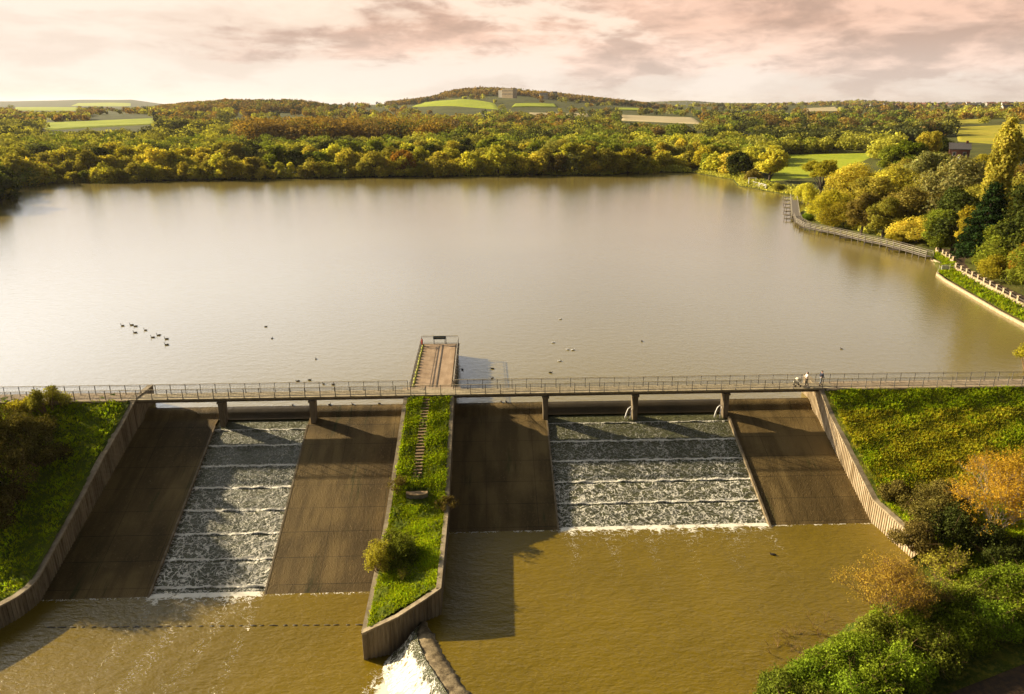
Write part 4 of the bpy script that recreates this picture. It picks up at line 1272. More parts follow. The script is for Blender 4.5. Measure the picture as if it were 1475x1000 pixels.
# ------------------------------------------------------------------ water birds
def bird(loc, rz, s, kind, label, group, _c={}):
    if kind not in _c:
        bm_, hm = {'goose': ('fowl_dark', 'fowl_breast'), 'duck': ('fowl_dark', 'fowl_dark'), 'gull': ('fowl_white', 'fowl_white')}[kind]
        long = kind == 'goose'
        t = empty('goose' if long else kind, (0, 0, 0), 'x', 'bird')
        m = MB(); m.tube([(-0.40, 0, 0.10), (-0.30, 0, 0.09), (-0.12, 0, 0.07), (0.08, 0, 0.06), (0.22, 0, 0.07), (0.30, 0, 0.09)], [(0.02, 0.01), (0.07, 0.05), (0.13, 0.10), (0.14, 0.11), (0.10, 0.09), (0.03, 0.03)], 10)
        m.tube([(0.20, 0, 0.08), (0.27, 0, 0.18), (0.27, 0, 0.34 if long else 0.22), (0.31, 0, 0.42 if long else 0.27), (0.37, 0, 0.41 if long else 0.26)], [0.07, 0.04, 0.032, 0.045, 0.025], 8)
        o = m.build('body', M[bm_], None, True); o.parent = t
        z = 0.41 if long else 0.26
        m = MB(); m.tube([(0.36, 0, z), (0.43, 0, z - 0.015)], [0.022, 0.012], 6); o = m.build('bill', M['beak'], None, True); o.parent = t
        for q in (-1, 1):
            m = MB(); m.tube([(-0.36, 0.03 * q, 0.13), (-0.1, 0.11 * q, 0.12), (0.12, 0.11 * q, 0.11)], [(0.01, 0.02), (0.03, 0.07), (0.02, 0.05)], 7); o = m.build('wing', M[hm if kind == 'goose' else bm_], None, True); o.parent = t
        _c[kind] = (t, list(t.children)); first = t; r = t
    else:
        src, kids = _c[kind]; r = src.copy(); COL.objects.link(r)
        for ch in kids:
            q = ch.copy(); COL.objects.link(q); q.parent = r
    s *= 0.66; r.location = loc; r.rotation_euler.z = rz; r.scale = (s, s, s)
    tag(r, label, 'bird', group)


GE = [(176.5, 469.5, 'leftmost goose'), (189.5, 468.5, 'goose second along the top'), (195.2, 470.3, 'goose third along the top'), (194.8, 479.5, 'goose lowest on the left'), (209.5, 476, 'goose in the middle'),
      (220.2, 486.3, 'lower of two geese centre right'), (228.6, 483.2, 'upper of two geese centre right'), (240, 488.6, 'upper of the two rightmost geese'), (240.2, 497, 'lower of the two rightmost geese')]
for px, py, w_ in GE:
    bird(at_z(px, py, 0), math.pi + rg.uniform(-0.3, 0.4), 1.35, 'goose', w_ + ' in the flock swimming on the left of the lake', 'flock of geese on the lake')
DK = [(383, 471, 'upper of two lone ducks left of the jetty'), (392, 487.7, 'lower of two lone ducks left of the jetty'), (455, 517.5, 'lone duck between the geese and the jetty'), (429, 549.5, 'duck by the bridge rail, leftmost of its small group'), (446, 548, 'duck by the bridge rail, second of its small group'),
      (466, 553.5, 'duck by the bridge rail, third of its small group'), (480, 554.5, 'duck by the bridge rail, rightmost of its small group'), (666, 533, 'duck beside the right wall of the jetty'), (709, 531.5, 'duck in the shadow right of the jetty'), (709, 545.5, 'duck close to the bridge right of the jetty'),
      (793, 537.3, 'lone duck near the bridge below the white gulls'), (924.5, 492, 'lone duck far to the right of the gulls'), (1212, 503, 'lone duck near the right shore'), (1113, 799.5, None)]
for px, py, w_ in DK:
    if w_: bird(at_z(px, py, 0), rg.uniform(0, 6.28), 1.1, 'duck', w_, 'dark ducks on the lake')
    else: bird(at_z(px, py, ZR), 2.9, 1.2, 'duck', 'dark duck swimming in the higher basin below the right spillway', 'dark ducks on the lake')
for px, py, w_ in [(817.5, 504, 'left gull of a white pair'), (825.5, 504.6, 'right gull of a white pair'), (806, 520.5, 'lone white gull nearest the bridge'), (807, 460, 'lone white gull farthest out'), (797, 494, 'small white gull left of the pair')]:
    bird(at_z(px, py, 0), math.pi if w_[0] == 'l' else 0.3, 1.15, 'gull', w_ + ', right of the jetty', 'white gulls on the lake')
for px, py, w_ in [(422, 583, 'left'), (475, 582.5, 'second'), (508.5, 580.5, 'third'), (547, 580, 'fourth'), (722, 577.5, 'fifth'), (729, 577.3, 'rightmost')]:
    x, y, z = at_z(px, py, 0.02); u, v = uv_of(x, y); x, y, z = W(u, 0.12, 0.0)
    bird((x, y, z), rg.uniform(0, 6), 1.0, 'duck', 'dark duck on the weir crest under the footbridge, %s of six' % w_, 'ducks on the weir crest')
# ------------------------------------------------------------------ trees and shrubs
def tree_mesh(kind, seed, leaves, size):
    """returns (trunk MB, leaf mesh) of a tree about 10 m tall"""
    rng = np.random.default_rng(seed)
    L = []                                     # lobes: centre, radii
    Ht = 10.0
    if kind == 'round':
        for k in range(15):
            a = rng.uniform(0, 6.283); r = 3.1 * math.sqrt(rng.uniform(0, 1)); z = 7.6 - 0.42 * r * r * 0.55 + rng.uniform(-1.0, 0.9)
            s = rng.uniform(1.3, 2.1); L.append((r * math.cos(a), r * math.sin(a), z, s, s, s * 0.85))
        for k in range(10):
            a = k * 0.63 + rng.uniform(-.2, .2); r = rng.uniform(2.8, 3.8); z = rng.uniform(2.2, 4.6)
            s = rng.uniform(1.1, 1.8); L.append((r * math.cos(a), r * math.sin(a), z, s, s, s))
    elif kind == 'tall':
        for k in range(20):
            z = rng.uniform(2.6, 8.8); rm = 2.6 * math.sqrt(max(0.05, 1 - ((z - 5.2) / 4.6) ** 2)); a = rng.uniform(0, 6.283); r = rm * rng.uniform(0.3, 1.0)
            s = rng.uniform(0.9, 1.5); L.append((r * math.cos(a), r * math.sin(a), z, s, s, s * 0.9))
    elif kind == 'poplar':
        for k in range(34):
            z = 1.2 + 8.6 * (k / 33); rm = 0.95 * math.sin(math.pi * min(1, (z - 0.3) / 10.2)) ** 0.6; a = k * 2.4; r = rm * rng.uniform(0.4, 1)
            s = rng.uniform(0.35, 0.62); L.append((r * math.cos(a), r * math.sin(a), z, s, s, s * 1.7))
    elif kind == 'cone':
        for k in range(60):
            z = 0.8 + 9.0 * (k / 59); rm = 2.6 * (1 - (z / 10.4)) ** 0.8; a = k * 2.4; r = rm * rng.uniform(0.75, 1)
            s = 0.35 + 0.75 * (1 - z / 10.5); L.append((r * math.cos(a), r * math.sin(a), z, s, s, s * 0.55))
    elif kind == 'bush':                       # a wide shrub, 10 m across the measure, kept low
        for k in range(26):
            a = rng.uniform(0, 6.283); r = 4.0 * math.sqrt(rng.uniform(0, 1)); z = (5.6 - 0.22 * r * r) * rng.uniform(0.35, 1.0) + 0.8
            s = rng.uniform(1.0, 1.9); L.append((r * math.cos(a), r * math.sin(a), z, s, s, s))
    elif kind == 'spread':                     # open crown with visible limbs
        for k in range(20):
            a = rng.uniform(0, 6.283); r = rng.uniform(1.0, 4.3); z = 8.0 - 0.2 * r * r * 0.6 + rng.uniform(-1.6, 0.6)
            s = rng.uniform(0.8, 1.4); L.append((r * math.cos(a), r * math.sin(a), z, s, s, s * 0.7))
    L = np.array(L)
    w = (L[:, 3] * L[:, 4]); w = w / w.sum()
    idx = rng.choice(len(L), int(leaves), p=w)
    d = rng.normal(size=(len(idx), 3)); d /= np.linalg.norm(d, axis=1, keepdims=True)
    fil = 0.45 if kind != 'spread' else 0.8
    rr = 1 - fil * rng.uniform(0, 1, len(idx)) ** 1.6
    # ragged surface: shoots stand out of the lobes in places
    rg_ = 1 + 0.22 * np.sin(d[:, 0] * 7 + idx) * np.sin(d[:, 1] * 6 + idx * 2.0) + 0.12 * rng.normal(size=len(idx)) * (rng.uniform(0, 1, len(idx)) > 0.7)
    C = L[idx, :3] + d * L[idx, 3:6] * (rr * rg_)[:, None]
    keep = C[:, 2] > 0.15
    C = C[keep]; d = d[keep]; idx = idx[keep]
    cen = L[:, :3].mean(0); out = C - cen; out /= np.linalg.norm(out, axis=1, keepdims=True)
    N = d * 0.7 + out * 0.3 + np.array([0, 0, 0.25])
    Q = leaf_quads(rng, C, N, size)
    lt = 0.75 + 0.5 * rng.uniform(0, 1, len(L))       # each lobe its own tone of leaf
    t = lt[idx] * rng.uniform(0.7, 1.3, len(idx))
    tint = np.stack([t * rng.uniform(0.92, 1.12, len(idx)), t, t * rng.uniform(0.8, 1.1, len(idx))], 1)
    me = quads_mesh('crown_' + kind, Q, None, tint)
    m = MB()
    tr = {'poplar': 0.16, 'cone': 0.18, 'bush': 0.10, 'spread': 0.30, 'round': 0.27, 'tall': 0.22}[kind]
    hb = {'poplar': 9.0, 'cone': 9.0, 'bush': 1.2, 'spread': 3.2, 'round': 3.6, 'tall': 6.0}[kind]
    bend = rng.uniform(-0.2, 0.2, 2)
    m.tube([(0, 0, -1.2), (0.02, 0, 0.2), (bend[0] * 0.5, bend[1] * 0.5, hb * 0.5), (bend[0], bend[1], hb)], [tr * 1.5, tr * 1.1, tr * 0.8, tr * 0.45], 7)
    if kind not in ('poplar', 'cone'):
        for k in rng.choice(len(L), min(len(L), 14), replace=False):
            p0 = np.array([bend[0], bend[1], hb]) * rng.uniform(0.55, 1.0); p1 = L[k, :3]; mid = (p0 + p1) / 2 + np.array([0, 0, 0.5]) + rng.normal(size=3) * 0.25
            m.tube([p0, mid, p1], [tr * 0.42, tr * 0.25, tr * 0.08], 5, False)
            for q in range(3):
                e = p1 + rng.normal(size=3) * L[k, 3] * 0.7; m.tube([mid * 0.4 + p1 * 0.6, e], [tr * 0.10, 0.012], 3, False)
    tm = bpy.data.meshes.new('trunk_' + kind); tm.from_pydata(m.v, [], m.f); tm.update(); tm.materials.append(M['bark'])
    me.materials.append(LM['olive'])
    return tm, me


PROTO = {}
def proto(kind, leaves, size, nvar=2):
    key = (kind, leaves)
    if key not in PROTO:
        PROTO[key] = [tree_mesh(kind, 17 * i + leaves + len(kind), leaves, size) for i in range(nvar)]
    return PROTO[key]


TR = random.Random(21)


def tree(x, y, z, h, kind, mat, label, group=None, leaves=2200, size=0.75, wide=1.0, name='tree', cat='tree', nvar=2, bark=None):
    tm, lm = TR.choice(proto(kind, leaves, size, nvar))
    r = empty(name, (x, y, z), label, cat, group, TR.uniform(0, 6.28)); s = h / 10.0
    r.scale = (s * wide, s * wide, s)
    t = bpy.data.objects.new('trunk', tm); COL.objects.link(t); t.parent = r
    c = bpy.data.objects.new('crown', lm); COL.objects.link(c); c.parent = r
    c.material_slots[0].link = 'OBJECT'; c.material_slots[0].material = LM[mat]
    if bark: t.material_slots[0].link = 'OBJECT'; t.material_slots[0].material = bark
    return r


def tree_px(px, yb, yt, kind, mat, label, wide=1.0, Y=None, **k):
    """a tree whose foot is seen at (px, yb) and whose top reaches row yt"""
    if Y is None: x, y, z = on_ground(px, yb)
    else:
        r = ray(px, yb); t = Y / r[1]; x, y = r[0] * t, Y; z = th(x, y)
    r = ray(px, yt); t = y / r[1]; h = max(1.5, H + r[2] * t - z)
    return tree(x, y, z, h, kind, mat, label, wide=wide, **k)


NAMES = {'willow': 'yellow-green', 'olive': 'olive', 'green': 'fresh green', 'dark': 'dark green', 'gold': 'golden', 'orange': 'orange', 'brown': 'brown', 'silver': 'silvery', 'bright': 'bright green'}
# --- belt of trees along the far shore
def shore_y(px): return float(np.interp(px, [-60, 0, 30, 60, 150, 300, 420, 560, 700, 755, 930, 955, 1000, 1050, 1100], [305, 290, 270, 266, 264, 260, 258.5, 255, 252, 252, 250, 244, 243, 252, 262]))


BELT = []
rb = random.Random(5)
px = -40
while px < 1075:
    yb = shore_y(px) - 1.5
    if px < 50: h = rb.uniform(11, 16)
    elif px < 700: h = rb.uniform(6.5, 12.5)
    elif px < 930: h = rb.uniform(10, 15.5)
    else: h = rb.uniform(9, 15)
    mat = rb.choices(['willow', 'olive', 'green', 'gold', 'brown', 'silver'], [60, 24, 8, 5, 2, 1])[0]
    if px < 30: mat = rb.choice(['dark', 'olive'])
    BELT.append((px, yb, h, mat, 0))
    px += rb.uniform(12.5, 21)
for row, (a, b, dy, step, hh) in enumerate([(-40, 1100, 9, 21, (9, 14)), (-40, 1110, 20, 24, (10, 15))]):
    px = a
    while px < b:
        if not (600 < px < 0): 
            mat = rb.choices(['willow', 'olive', 'green', 'dark', 'brown', 'gold'], [46, 30, 9, 6, 6, 3])[0]
            if px < 60: mat = rb.choice(['dark', 'olive', 'green'])
            BELT.append((px + rb.uniform(-6, 6), shore_y(px) - dy * rb.uniform(0.75, 1.2), rb.uniform(*hh), mat, row + 1))
        px += step * rb.uniform(0.7, 1.3)


def third(px, names=('left end', 'left part', 'middle', 'right part', 'right end')): return names[min(4, max(0, int(px // 225)))]


SPECIAL_FRONT = []
for (px, yb, h, mat, row) in BELT:
    x, y, z = on_ground(px, yb)
    kind = 'round' if rb.random() < (0.45 if row == 0 else 0.75) else rb.choice(['tall', 'bush', 'bush']); z -= 0.8
    low = kind == 'bush'
    s = third(px); rowt = ('at the water edge', 'in the second rank', 'behind the waterside trees')[row]
    lab = '%s tree %s, %s of the far shore' % (NAMES[mat], rowt, s)
    tree(x, y, z, h * (1.1 if low else 1.0), kind, mat, lab, 'tree belt on the far lake shore, ' + s, leaves=2600, size=0.80, wide=rb.uniform(1.0, 1.3), nvar=4)
# individually recognisable trees of the far shore
tree_px(324, 258, 239, 'bush', 'gold', 'small round yellow bush at the water edge, left part of the far shore', leaves=2600, size=0.8, nvar=4, name='bush', cat='bush')
tree_px(582, 252, 210, 'round', 'orange', 'orange and gold tree beside the gap in the middle of the far shore', leaves=2600, size=0.8, nvar=4)
tree_px(679, 250, 226, 'bush', 'gold', 'yellow bush at the water edge in the middle of the far shore', leaves=2600, size=0.8, nvar=4, name='bush', cat='bush')
tree_px(827, 252, 216, 'round', 'silver', 'silvery green willow at the water edge of the wooded point', leaves=2600, size=0.8, nvar=4)
tree_px(770, 252, 222, 'bush', 'gold', 'golden bush at the left tip of the wooded point', leaves=2600, size=0.8, nvar=4, name='bush', cat='bush')
tree_px(535, 232, 209, 'round', 'dark', 'dark green tree beside the brown field gap on the far shore', leaves=2600, size=0.8, nvar=4)
tree_px(1063, 256, 213, 'round', 'dark', 'dark olive tree leaning over the right corner of the lake', leaves=2600, size=0.8, nvar=4)
tree_px(1108, 262, 208, 'tall', 'willow', 'tall domed grey-gold tree left of the green field', leaves=6000, size=0.5, wide=1.5)
tree_px(1084, 263, 236, 'bush', 'brown', 'low brown bush behind the white gateway', leaves=2600, size=0.8, nvar=4, name='bush', cat='bush')

# --- right bank: a wooded slope, each tree placed where it stands
RB = [  # px, foot row, top row, kind, leaves, width, label
    (1120, 276, 258, 'bush', 'olive', 1.2, 'low olive bush between the white gateway and the plank bridge'),
    (1180, 288, 222, 'spread', 'gold', 1.0, 'golden open-crowned tree with dark limbs at the edge of the green field'),
    (1160, 292, 262, 'round', 'willow', 1.2, 'yellow-green tree above the inlet by the plank bridge'),
    (1190, 320, 268, 'round', 'gold', 1.2, 'bright golden tree just behind the bend of the boardwalk'),
    (1215, 328, 278, 'bush', 'gold', 1.3, 'bright golden shrub beside the left part of the boardwalk'),
    (1162, 318, 302, 'bush', 'bright', 1.2, 'small bright green shrub on the bend of the boardwalk'),
    (1225, 300, 232, 'round', 'willow', 1.4, 'broad yellow-green tree right of the golden open-crowned tree'),
    (1250, 320, 252, 'tall', 'olive', 1.3, 'dense olive tree behind the middle of the boardwalk'),
    (1240, 338, 275, 'tall', 'brown', 1.2, 'dark brownish tree with bare trunks behind the boardwalk'),
    (1270, 345, 282, 'tall', 'olive', 1.2, 'dark olive tree with pale trunks by the second half of the boardwalk'),
    (1262, 300, 240, 'round', 'willow', 1.3, 'yellow-green tree high on the slope right of the green field'),
    (1290, 305, 232, 'round', 'willow', 1.3, 'yellow-green tree on the slope below the dark tree clump'),
    (1308, 330, 262, 'round', 'brown', 1.4, 'rust-brown tree in the middle of the right bank'),
    (1320, 350, 292, 'bush', 'willow', 1.4, 'yellow-green shrub bank above the right end of the boardwalk'),
    (1296, 352, 322, 'bush', 'gold', 1.3, 'golden low shrub behind the right half of the boardwalk'),
    (1345, 352, 300, 'tall', 'green', 1.2, 'green tree beside the short stone parapet'),
    (1325, 300, 215, 'tall', 'silver', 1.1, 'pale feathery tree on the slope left of the silver tree'),
    (1368, 330, 222, 'round', 'silver', 1.2, 'pale silvery willow below the red house'),
    (1330, 320, 250, 'round', 'olive', 1.3, 'olive tree directly left of the silvery willow'),
    (1370, 368, 268, 'tall', 'dark', 1.1, 'dark green tree left of the golden tree by the parapet'),
    (1352, 368, 300, 'tall', 'green', 1.1, 'mid-green tree between the boardwalk end and dark tree'),
    (1393, 372, 292, 'tall', 'gold', 1.0, 'narrow golden-green tree behind the parapet, left of the big conifer'),
    (1412, 378, 262, 'cone', 'conifer', 1.15, 'broad very dark conifer in front of the tall poplar'),
    (1417, 372, 181, 'poplar', 'olive', 0.80, 'tall columnar poplar towering over the right bank'),
    (1456, 395, 300, 'round', 'green', 1.1, 'green tree right of the broad conifer'),
    (1448, 405, 345, 'bush', 'gold', 1.2, 'gold-green shrub behind the long parapet'),
    (1422, 392, 350, 'bush', 'green', 1.2, 'green shrub behind the left part of the long parapet'),
    (1474, 410, 330, 'round', 'orange', 0.7, 'orange-leaved tree at the right edge above the parapet'),
    (1480, 400, 262, 'tall', 'dark', 1.2, 'dark green tree at the right edge of the view'),
    (1500, 420, 340, 'round', 'green', 1.2, 'green tree just inside the right edge by the parapet'),
    (1462, 350, 240, 'round', 'olive', 1.2, 'olive tree right of the poplar'),
    (1345, 270, 215, 'round', 'green', 1.2, 'green tree left of the red house'),
    (1350, 240, 192, 'round', 'dark', 1.2, 'dark round tree beside the red house, lower left'),
    (1418, 250, 212, 'bush', 'gold', 1.3, 'golden shrubs right of the red house'),
    (1303, 262, 200, 'tall', 'bright', 1.1, 'bright green tall tree on the skyline end of the green field'),
    (1330, 255, 188, 'tall', 'willow', 1.0, 'yellow-green upright tree between the bright tree and dark round tree'),
    (1283, 262, 206, 'tall', 'green', 1.2, 'green tree at the right end of the green field'),
    (1262, 275, 236, 'bush', 'olive', 1.3, 'olive shrub at the foot of the trees by the green field'),
    (1460, 240, 190, 'round', 'dark', 1.2, 'dark tree at the right edge under the golden field'),
    (1475, 300, 226, 'round', 'brown', 1.3, 'brown tree at the right edge halfway up the slope'),
    (1400, 345, 262, 'round', 'olive', 1.0, 'olive tree behind the conifer, left side'),
    (1300, 280, 222, 'round', 'olive', 1.3, 'olive tree below the bright green tree'),
    (1385, 300, 250, 'round', 'green', 1.2, 'green tree in front of the red house slope'),
    (1440, 300, 236, 'round', 'gold', 1.2, 'golden tree behind the poplar'),
    (1400, 280, 238, 'bush', 'olive', 1.3, 'olive shrubs just below the red house'),
    (1238, 282, 246, 'bush', 'willow', 1.2, 'yellow-green bush at the lower edge of the green field'),
]
for (px, yb, yt, kind, mat, wd, lab) in RB:
    d = on_ground(px, yb)[1]
    tree_px(px, yb, yt, kind, mat, lab, wide=wd * rb.uniform(0.95, 1.1), leaves=14000, size=0.33 if kind not in ('poplar', 'cone') else 0.26,
            name={'bush': 'bush', 'poplar': 'poplar', 'cone': 'conifer'}.get(kind, 'tree'), cat='bush' if kind == 'bush' else 'tree',
            bark=M['bark_pale'] if mat == 'silver' else None)
# filling trees on the same slope
k = 0
while k < 38:
    px = rb.uniform(1240, 1520); yb = rb.uniform(236, 400)
    x, y, z = on_ground(px, yb)
    d = float(sdist(np.array([x]), np.array([y]), LAKE)[0])
    if d < 9 or z < 0.5: continue
    if px < 1290 and yb < 262: continue
    mat = rb.choices(['olive', 'green', 'willow', 'gold', 'brown', 'dark', 'orange'], [24, 18, 17, 14, 12, 12, 3])[0]
    tree(x, y, z, rb.uniform(6, 11), rb.choice(['round', 'tall', 'round', 'bush']), mat, '%s tree among the mixed autumn wood on the right bank' % NAMES[mat], 'mixed wood on the right bank', leaves=4500, size=0.60, wide=1.25)
    k += 1

# --- woods beyond: the nearest stand alone, the rest is one wood
def in_field(x, y):
    for c in FIELDS:
        P = np.array(c); s = sdist(np.array([x]), np.array([y]), P)[0]
        if s < 4: return True
    return False


def woodland():
    rng = np.random.default_rng(77)
    pts = []
    n = 0
    # (px0,px1,Y0,Y1,count,height range,clumpiness)
    def scatter(px0, px1, Y0, Y1, cnt, h0, h1, thr=None, pal=None):
        px_ = rng.uniform(px0, px1, cnt); Y = np.exp(rng.uniform(math.log(Y0), math.log(Y1), cnt)); X = (px_ - 737.5) / 1107 * Y
        nz = np.sin(X * 0.021 + 1) * np.sin(Y * 0.012 + X * 0.004) + 0.6 * np.sin(X * 0.05 + Y * 0.03) + 0.3 * rng.normal(size=cnt)
        ok = np.ones(cnt, bool) if thr is None else nz > thr
        ok &= sdist(X, Y, LAKE) > 8
        for c in FIELDS: ok &= sdist(X, Y, np.array(c)) > 3
        X, Y = X[ok], Y[ok]; Z = terrain(X, Y)
        hh = rng.uniform(h0, h1, len(X))
        P = np.array(pal)
        zone = (np.sin(X * 0.009 + 2) + np.sin(Y * 0.008 + X * 0.003) + rng.normal(size=len(X)) * 0.9)
        ci = np.clip(((zone + 3) / 6 * len(P)).astype(int), 0, len(P) - 1)
        pts.append(np.column_stack([X, Y, Z, hh, P[ci] * rng.uniform(0.8, 1.25, (len(X), 1))]))
    yg, ol, dk, br, og, gn = (0.46, 0.44, 0.06), (0.27, 0.26, 0.05), (0.08, 0.088, 0.028), (0.24, 0.165, 0.05), (0.36, 0.23, 0.04), (0.22, 0.26, 0.035)
    mixed = [dk, ol, br, dk, og, ol, yg, br, ol, og, yg]; auburn = [dk, br, ol, br, og, br, ol, br]
    scatter(-60, 1300, 400, 520, 1100, 8, 13, None, [ol, yg, yg, gn, ol, dk, yg])
    scatter(345, 640, 540, 640, 420, 16, 22, None, [ol, br, og, br, ol, dk, br])          # the big brown wood
    scatter(640, 900, 470, 640, 380, 9, 15, 0.0, [dk, ol, gn, dk, yg, br])
    scatter(1100, 1330, 500, 620, 300, 8, 13, None, [dk, dk, ol, dk, gn])
    scatter(-60, 350, 560, 800, 700, 8, 14, None, [dk, ol, yg, dk, ol, br, yg])
    scatter(-60, 260, 850, 1500, 1100, 8, 12, -0.2, mixed)
    scatter(-60, 1600, 560, 1000, 1600, 8, 14, 0.35, mixed)
    scatter(-80, 1600, 900, 1700, 2400, 9, 15, 0.2, mixed)
    scatter(700, 1380, 560, 1500, 1500, 8, 14, -0.3, [dk, ol, dk, gn, br, ol, dk])
    scatter(230, 480, 1330, 1750, 900, 10, 15, None, auburn)                                # wood on the left hill
    scatter(-80, 1600, 1700, 3000, 1800, 9, 15, 0.35, mixed)
    scatter(560, 960, 2150, 2600, 1300, 12, 18, None, [br, dk, br, og, br, ol, br])         # wood on the central hill
    scatter(1000, 1600, 2900, 4300, 2600, 10, 16, -0.1, mixed + [br, og])
    scatter(900, 1100, 6500, 7600, 500, 14, 20, None, [dk, ol])
    scatter(1600, 2100, 300, 1200, 200, 9, 14, None, mixed)
    return np.vstack(pts)


WP = woodland()
# hillside of the central hill keeps its mansion and lawns clear
mx = (WP[:, 0] / WP[:, 1] * 1107 + 737.5)
WP = WP[~((mx > 716) & (mx < 770) & (WP[:, 1] > 1700) & (WP[:, 1] < 2190))]
def proj(x, y, z):
    fw = y * math.cos(PIT) - (z - H) * math.sin(PIT); up = y * math.sin(PIT) + (z - H) * math.cos(PIT)
    return 737.5 + 1050 * x / fw, 500 - 1050 * up / fw


bad = np.zeros(len(WP), bool)
for k_, (c_, q_) in enumerate(zip(FIELDS, FIELDPX)):
    if k_ in (2, 3): continue
    q_ = np.array(q_, float); yf = max(p[1] for p in c_)
    for f_ in (0.35, 0.7, 0.95):
        a_, b_ = proj(WP[:, 0], WP[:, 1], WP[:, 2] + WP[:, 3] * f_)
        bad |= (sdist(a_, b_, q_) < -0.6) & (WP[:, 1] < yf)
WP = WP[~bad]
dist = np.hypot(WP[:, 0], WP[:, 1]); order = np.argsort(dist - WP[:, 3] * 8)
mx = (WP[:, 0] / WP[:, 1] * 1107 + 737.5); vis = (mx > 0) & (mx < 1475)
n_own = 34
own = [i for i in order if vis[i]][:n_own]
ownset = set(own)
for i in own:
    X, Y, Z, hh, r_, g_, b_ = WP[i]
    mat = 'dark' if r_ < 0.12 else 'orange' if (r_ > 0.33 and g_ < 0.25) else 'willow' if r_ > 0.33 else 'brown' if r_ > g_ * 1.35 else 'green' if g_ > r_ * 1.1 else 'olive'
    s = third(mx[i])
    tree(X, Y, Z, hh, TR.choice(['round', 'tall']), mat, '%s tree in the wood behind the shore belt, %s' % (NAMES[mat], s), 'wood behind the shore belt, ' + s, leaves=2600, size=0.80, wide=1.25, nvar=4)


def far_wood():
    rng = np.random.default_rng(9)
    rest = WP[[i for i in range(len(WP)) if i not in ownset]]
    d = np.hypot(rest[:, 0], rest[:, 1])
    quads = []; tints = []
    for lo, hi, n, size in ((0, 500, 620, 1.15), (500, 620, 330, 1.5), (620, 1000, 170, 2.0), (1000, 1800, 90, 3.0), (1800, 99999, 52, 4.4)):
        S = rest[(d >= lo) & (d < hi)]
        k = len(S)
        if not k: continue
        # crown = five lobes per tree
        lob = rng.normal(size=(k, 6, 3)); lob /= np.linalg.norm(lob, axis=2, keepdims=True); lob *= rng.uniform(0.2, 0.36, (k, 6, 1)); lob[:, :, 2] *= 0.75
        sel = rng.integers(0, 6, (k, n)); dv = rng.normal(size=(k, n, 3)); dv /= np.linalg.norm(dv, axis=2, keepdims=True)
        rad = 0.30 * (1 - 0.35 * rng.uniform(0, 1, (k, n, 1)) ** 1.5)
        c = np.take_along_axis(lob, sel[..., None].repeat(3, 2), 1) + dv * rad * np.array([1, 1, 0.9])
        c[..., 2] += 0.50; c[..., 2] = np.maximum(c[..., 2], 0.02)
        hh = S[:, 3][:, None, None]
        C = c * hh * np.array([1.15, 1.15, 1.0]) + S[:, None, :3]
        C = C.reshape(-1, 3); N = dv.reshape(-1, 3) + np.array([0, 0, 0.3])
        quads.append(leaf_quads(rng, C, N, size, 0.75))
        lt = rng.uniform(0.8, 1.2, (k, 6)); t = np.take_along_axis(lt, sel, 1)[..., None] * rng.uniform(0.8, 1.2, (k, n, 1)) * S[:, None, 4:7]
        tints.append(t.reshape(-1, 3))
    Q = np.concatenate(quads); T_ = np.concatenate(tints)
    me = quads_mesh('far_woodland', Q, LM['tint'], T_)
    o = bpy.data.objects.new('far_woodland', me); COL.objects.link(o)
    tag(o, 'patchwork of distant autumn woods and hedgerows covering the hills', 'woodland', kind='stuff')


far_wood()
# ------------------------------------------------------------------ houses
def wpx(px, Y, dz=0.0):
    x = (px - 737.5) / 1107 * Y; return x, Y, th(x, Y) + dz


def house(px, Y, w, dpt, hgt, rh, label, group=None, wall='render', roof='slate', rz=0.0, nwin=3, floors=2, name='house', base=0.0):
    x, y, z = wpx(px, Y, base)
    t = empty(name, (x, y, z), label, 'house', group, rz)
    I = Matrix.Identity(4)
    m = MB(); m.box(-w / 2, w / 2, -dpt / 2, dpt / 2, -10 if Y > 1000 else -3, hgt)
    if rh: m.add([(-w / 2, -dpt / 2, hgt), (-w / 2, dpt / 2, hgt), (-w / 2, 0, hgt + rh * 0.97), (w / 2, -dpt / 2, hgt), (w / 2, dpt / 2, hgt), (w / 2, 0, hgt + rh * 0.97)], [(0, 2, 1), (3, 4, 5)])
    wl = m.build('wall', M[wall], t); wl.matrix_parent_inverse = I
    m = MB(); e = 0.35
    if rh:
        for s in (-1, 1):
            a = [(-w / 2 - e, s * (dpt / 2 + e), hgt - e * rh / dpt * 2), (w / 2 + e, s * (dpt / 2 + e), hgt - e * rh / dpt * 2), (w / 2 + e, 0, hgt + rh), (-w / 2 - e, 0, hgt + rh)]
            m.box8(a, [(p[0], p[1], p[2] + 0.25) for p in a])
    else: m.box(-w / 2 - .3, w / 2 + .3, -dpt / 2 - .3, dpt / 2 + .3, hgt + 0.003, hgt + 0.6)
    rf = m.build('roof', M[roof], t); rf.matrix_parent_inverse = I
    m = MB(); m.box(w * 0.28, w * 0.28 + 0.9, -0.45, 0.45, hgt + rh * 0.5, hgt + rh + 1.1); c = m.build('chimney', M['brick'], rf); c.matrix_parent_inverse = I
    for f in range(floors):
        for k in range(nwin):
            xx = -w / 2 + w * (k + 0.5) / nwin; z0 = 0.9 + f * hgt / floors; ww = min(0.6, w / nwin * 0.3) * (1 if hgt < 8 else 1.6); wh = hgt / floors * 0.45
            m = MB(); m.box(xx - ww, xx + ww, -dpt / 2 - 0.06, -dpt / 2 + 0.1, z0, z0 + wh); o = m.build('window', M['sign_white'], t); o.matrix_parent_inverse = I
            m = MB(); m.box(xx - ww * 0.85, xx + ww * 0.85, -dpt / 2 - 0.09, -dpt / 2 + 0.0, z0 + 0.1, z0 + wh - 0.1); p = m.build('pane', M['glass'], o); p.matrix_parent_inverse = I
    return t


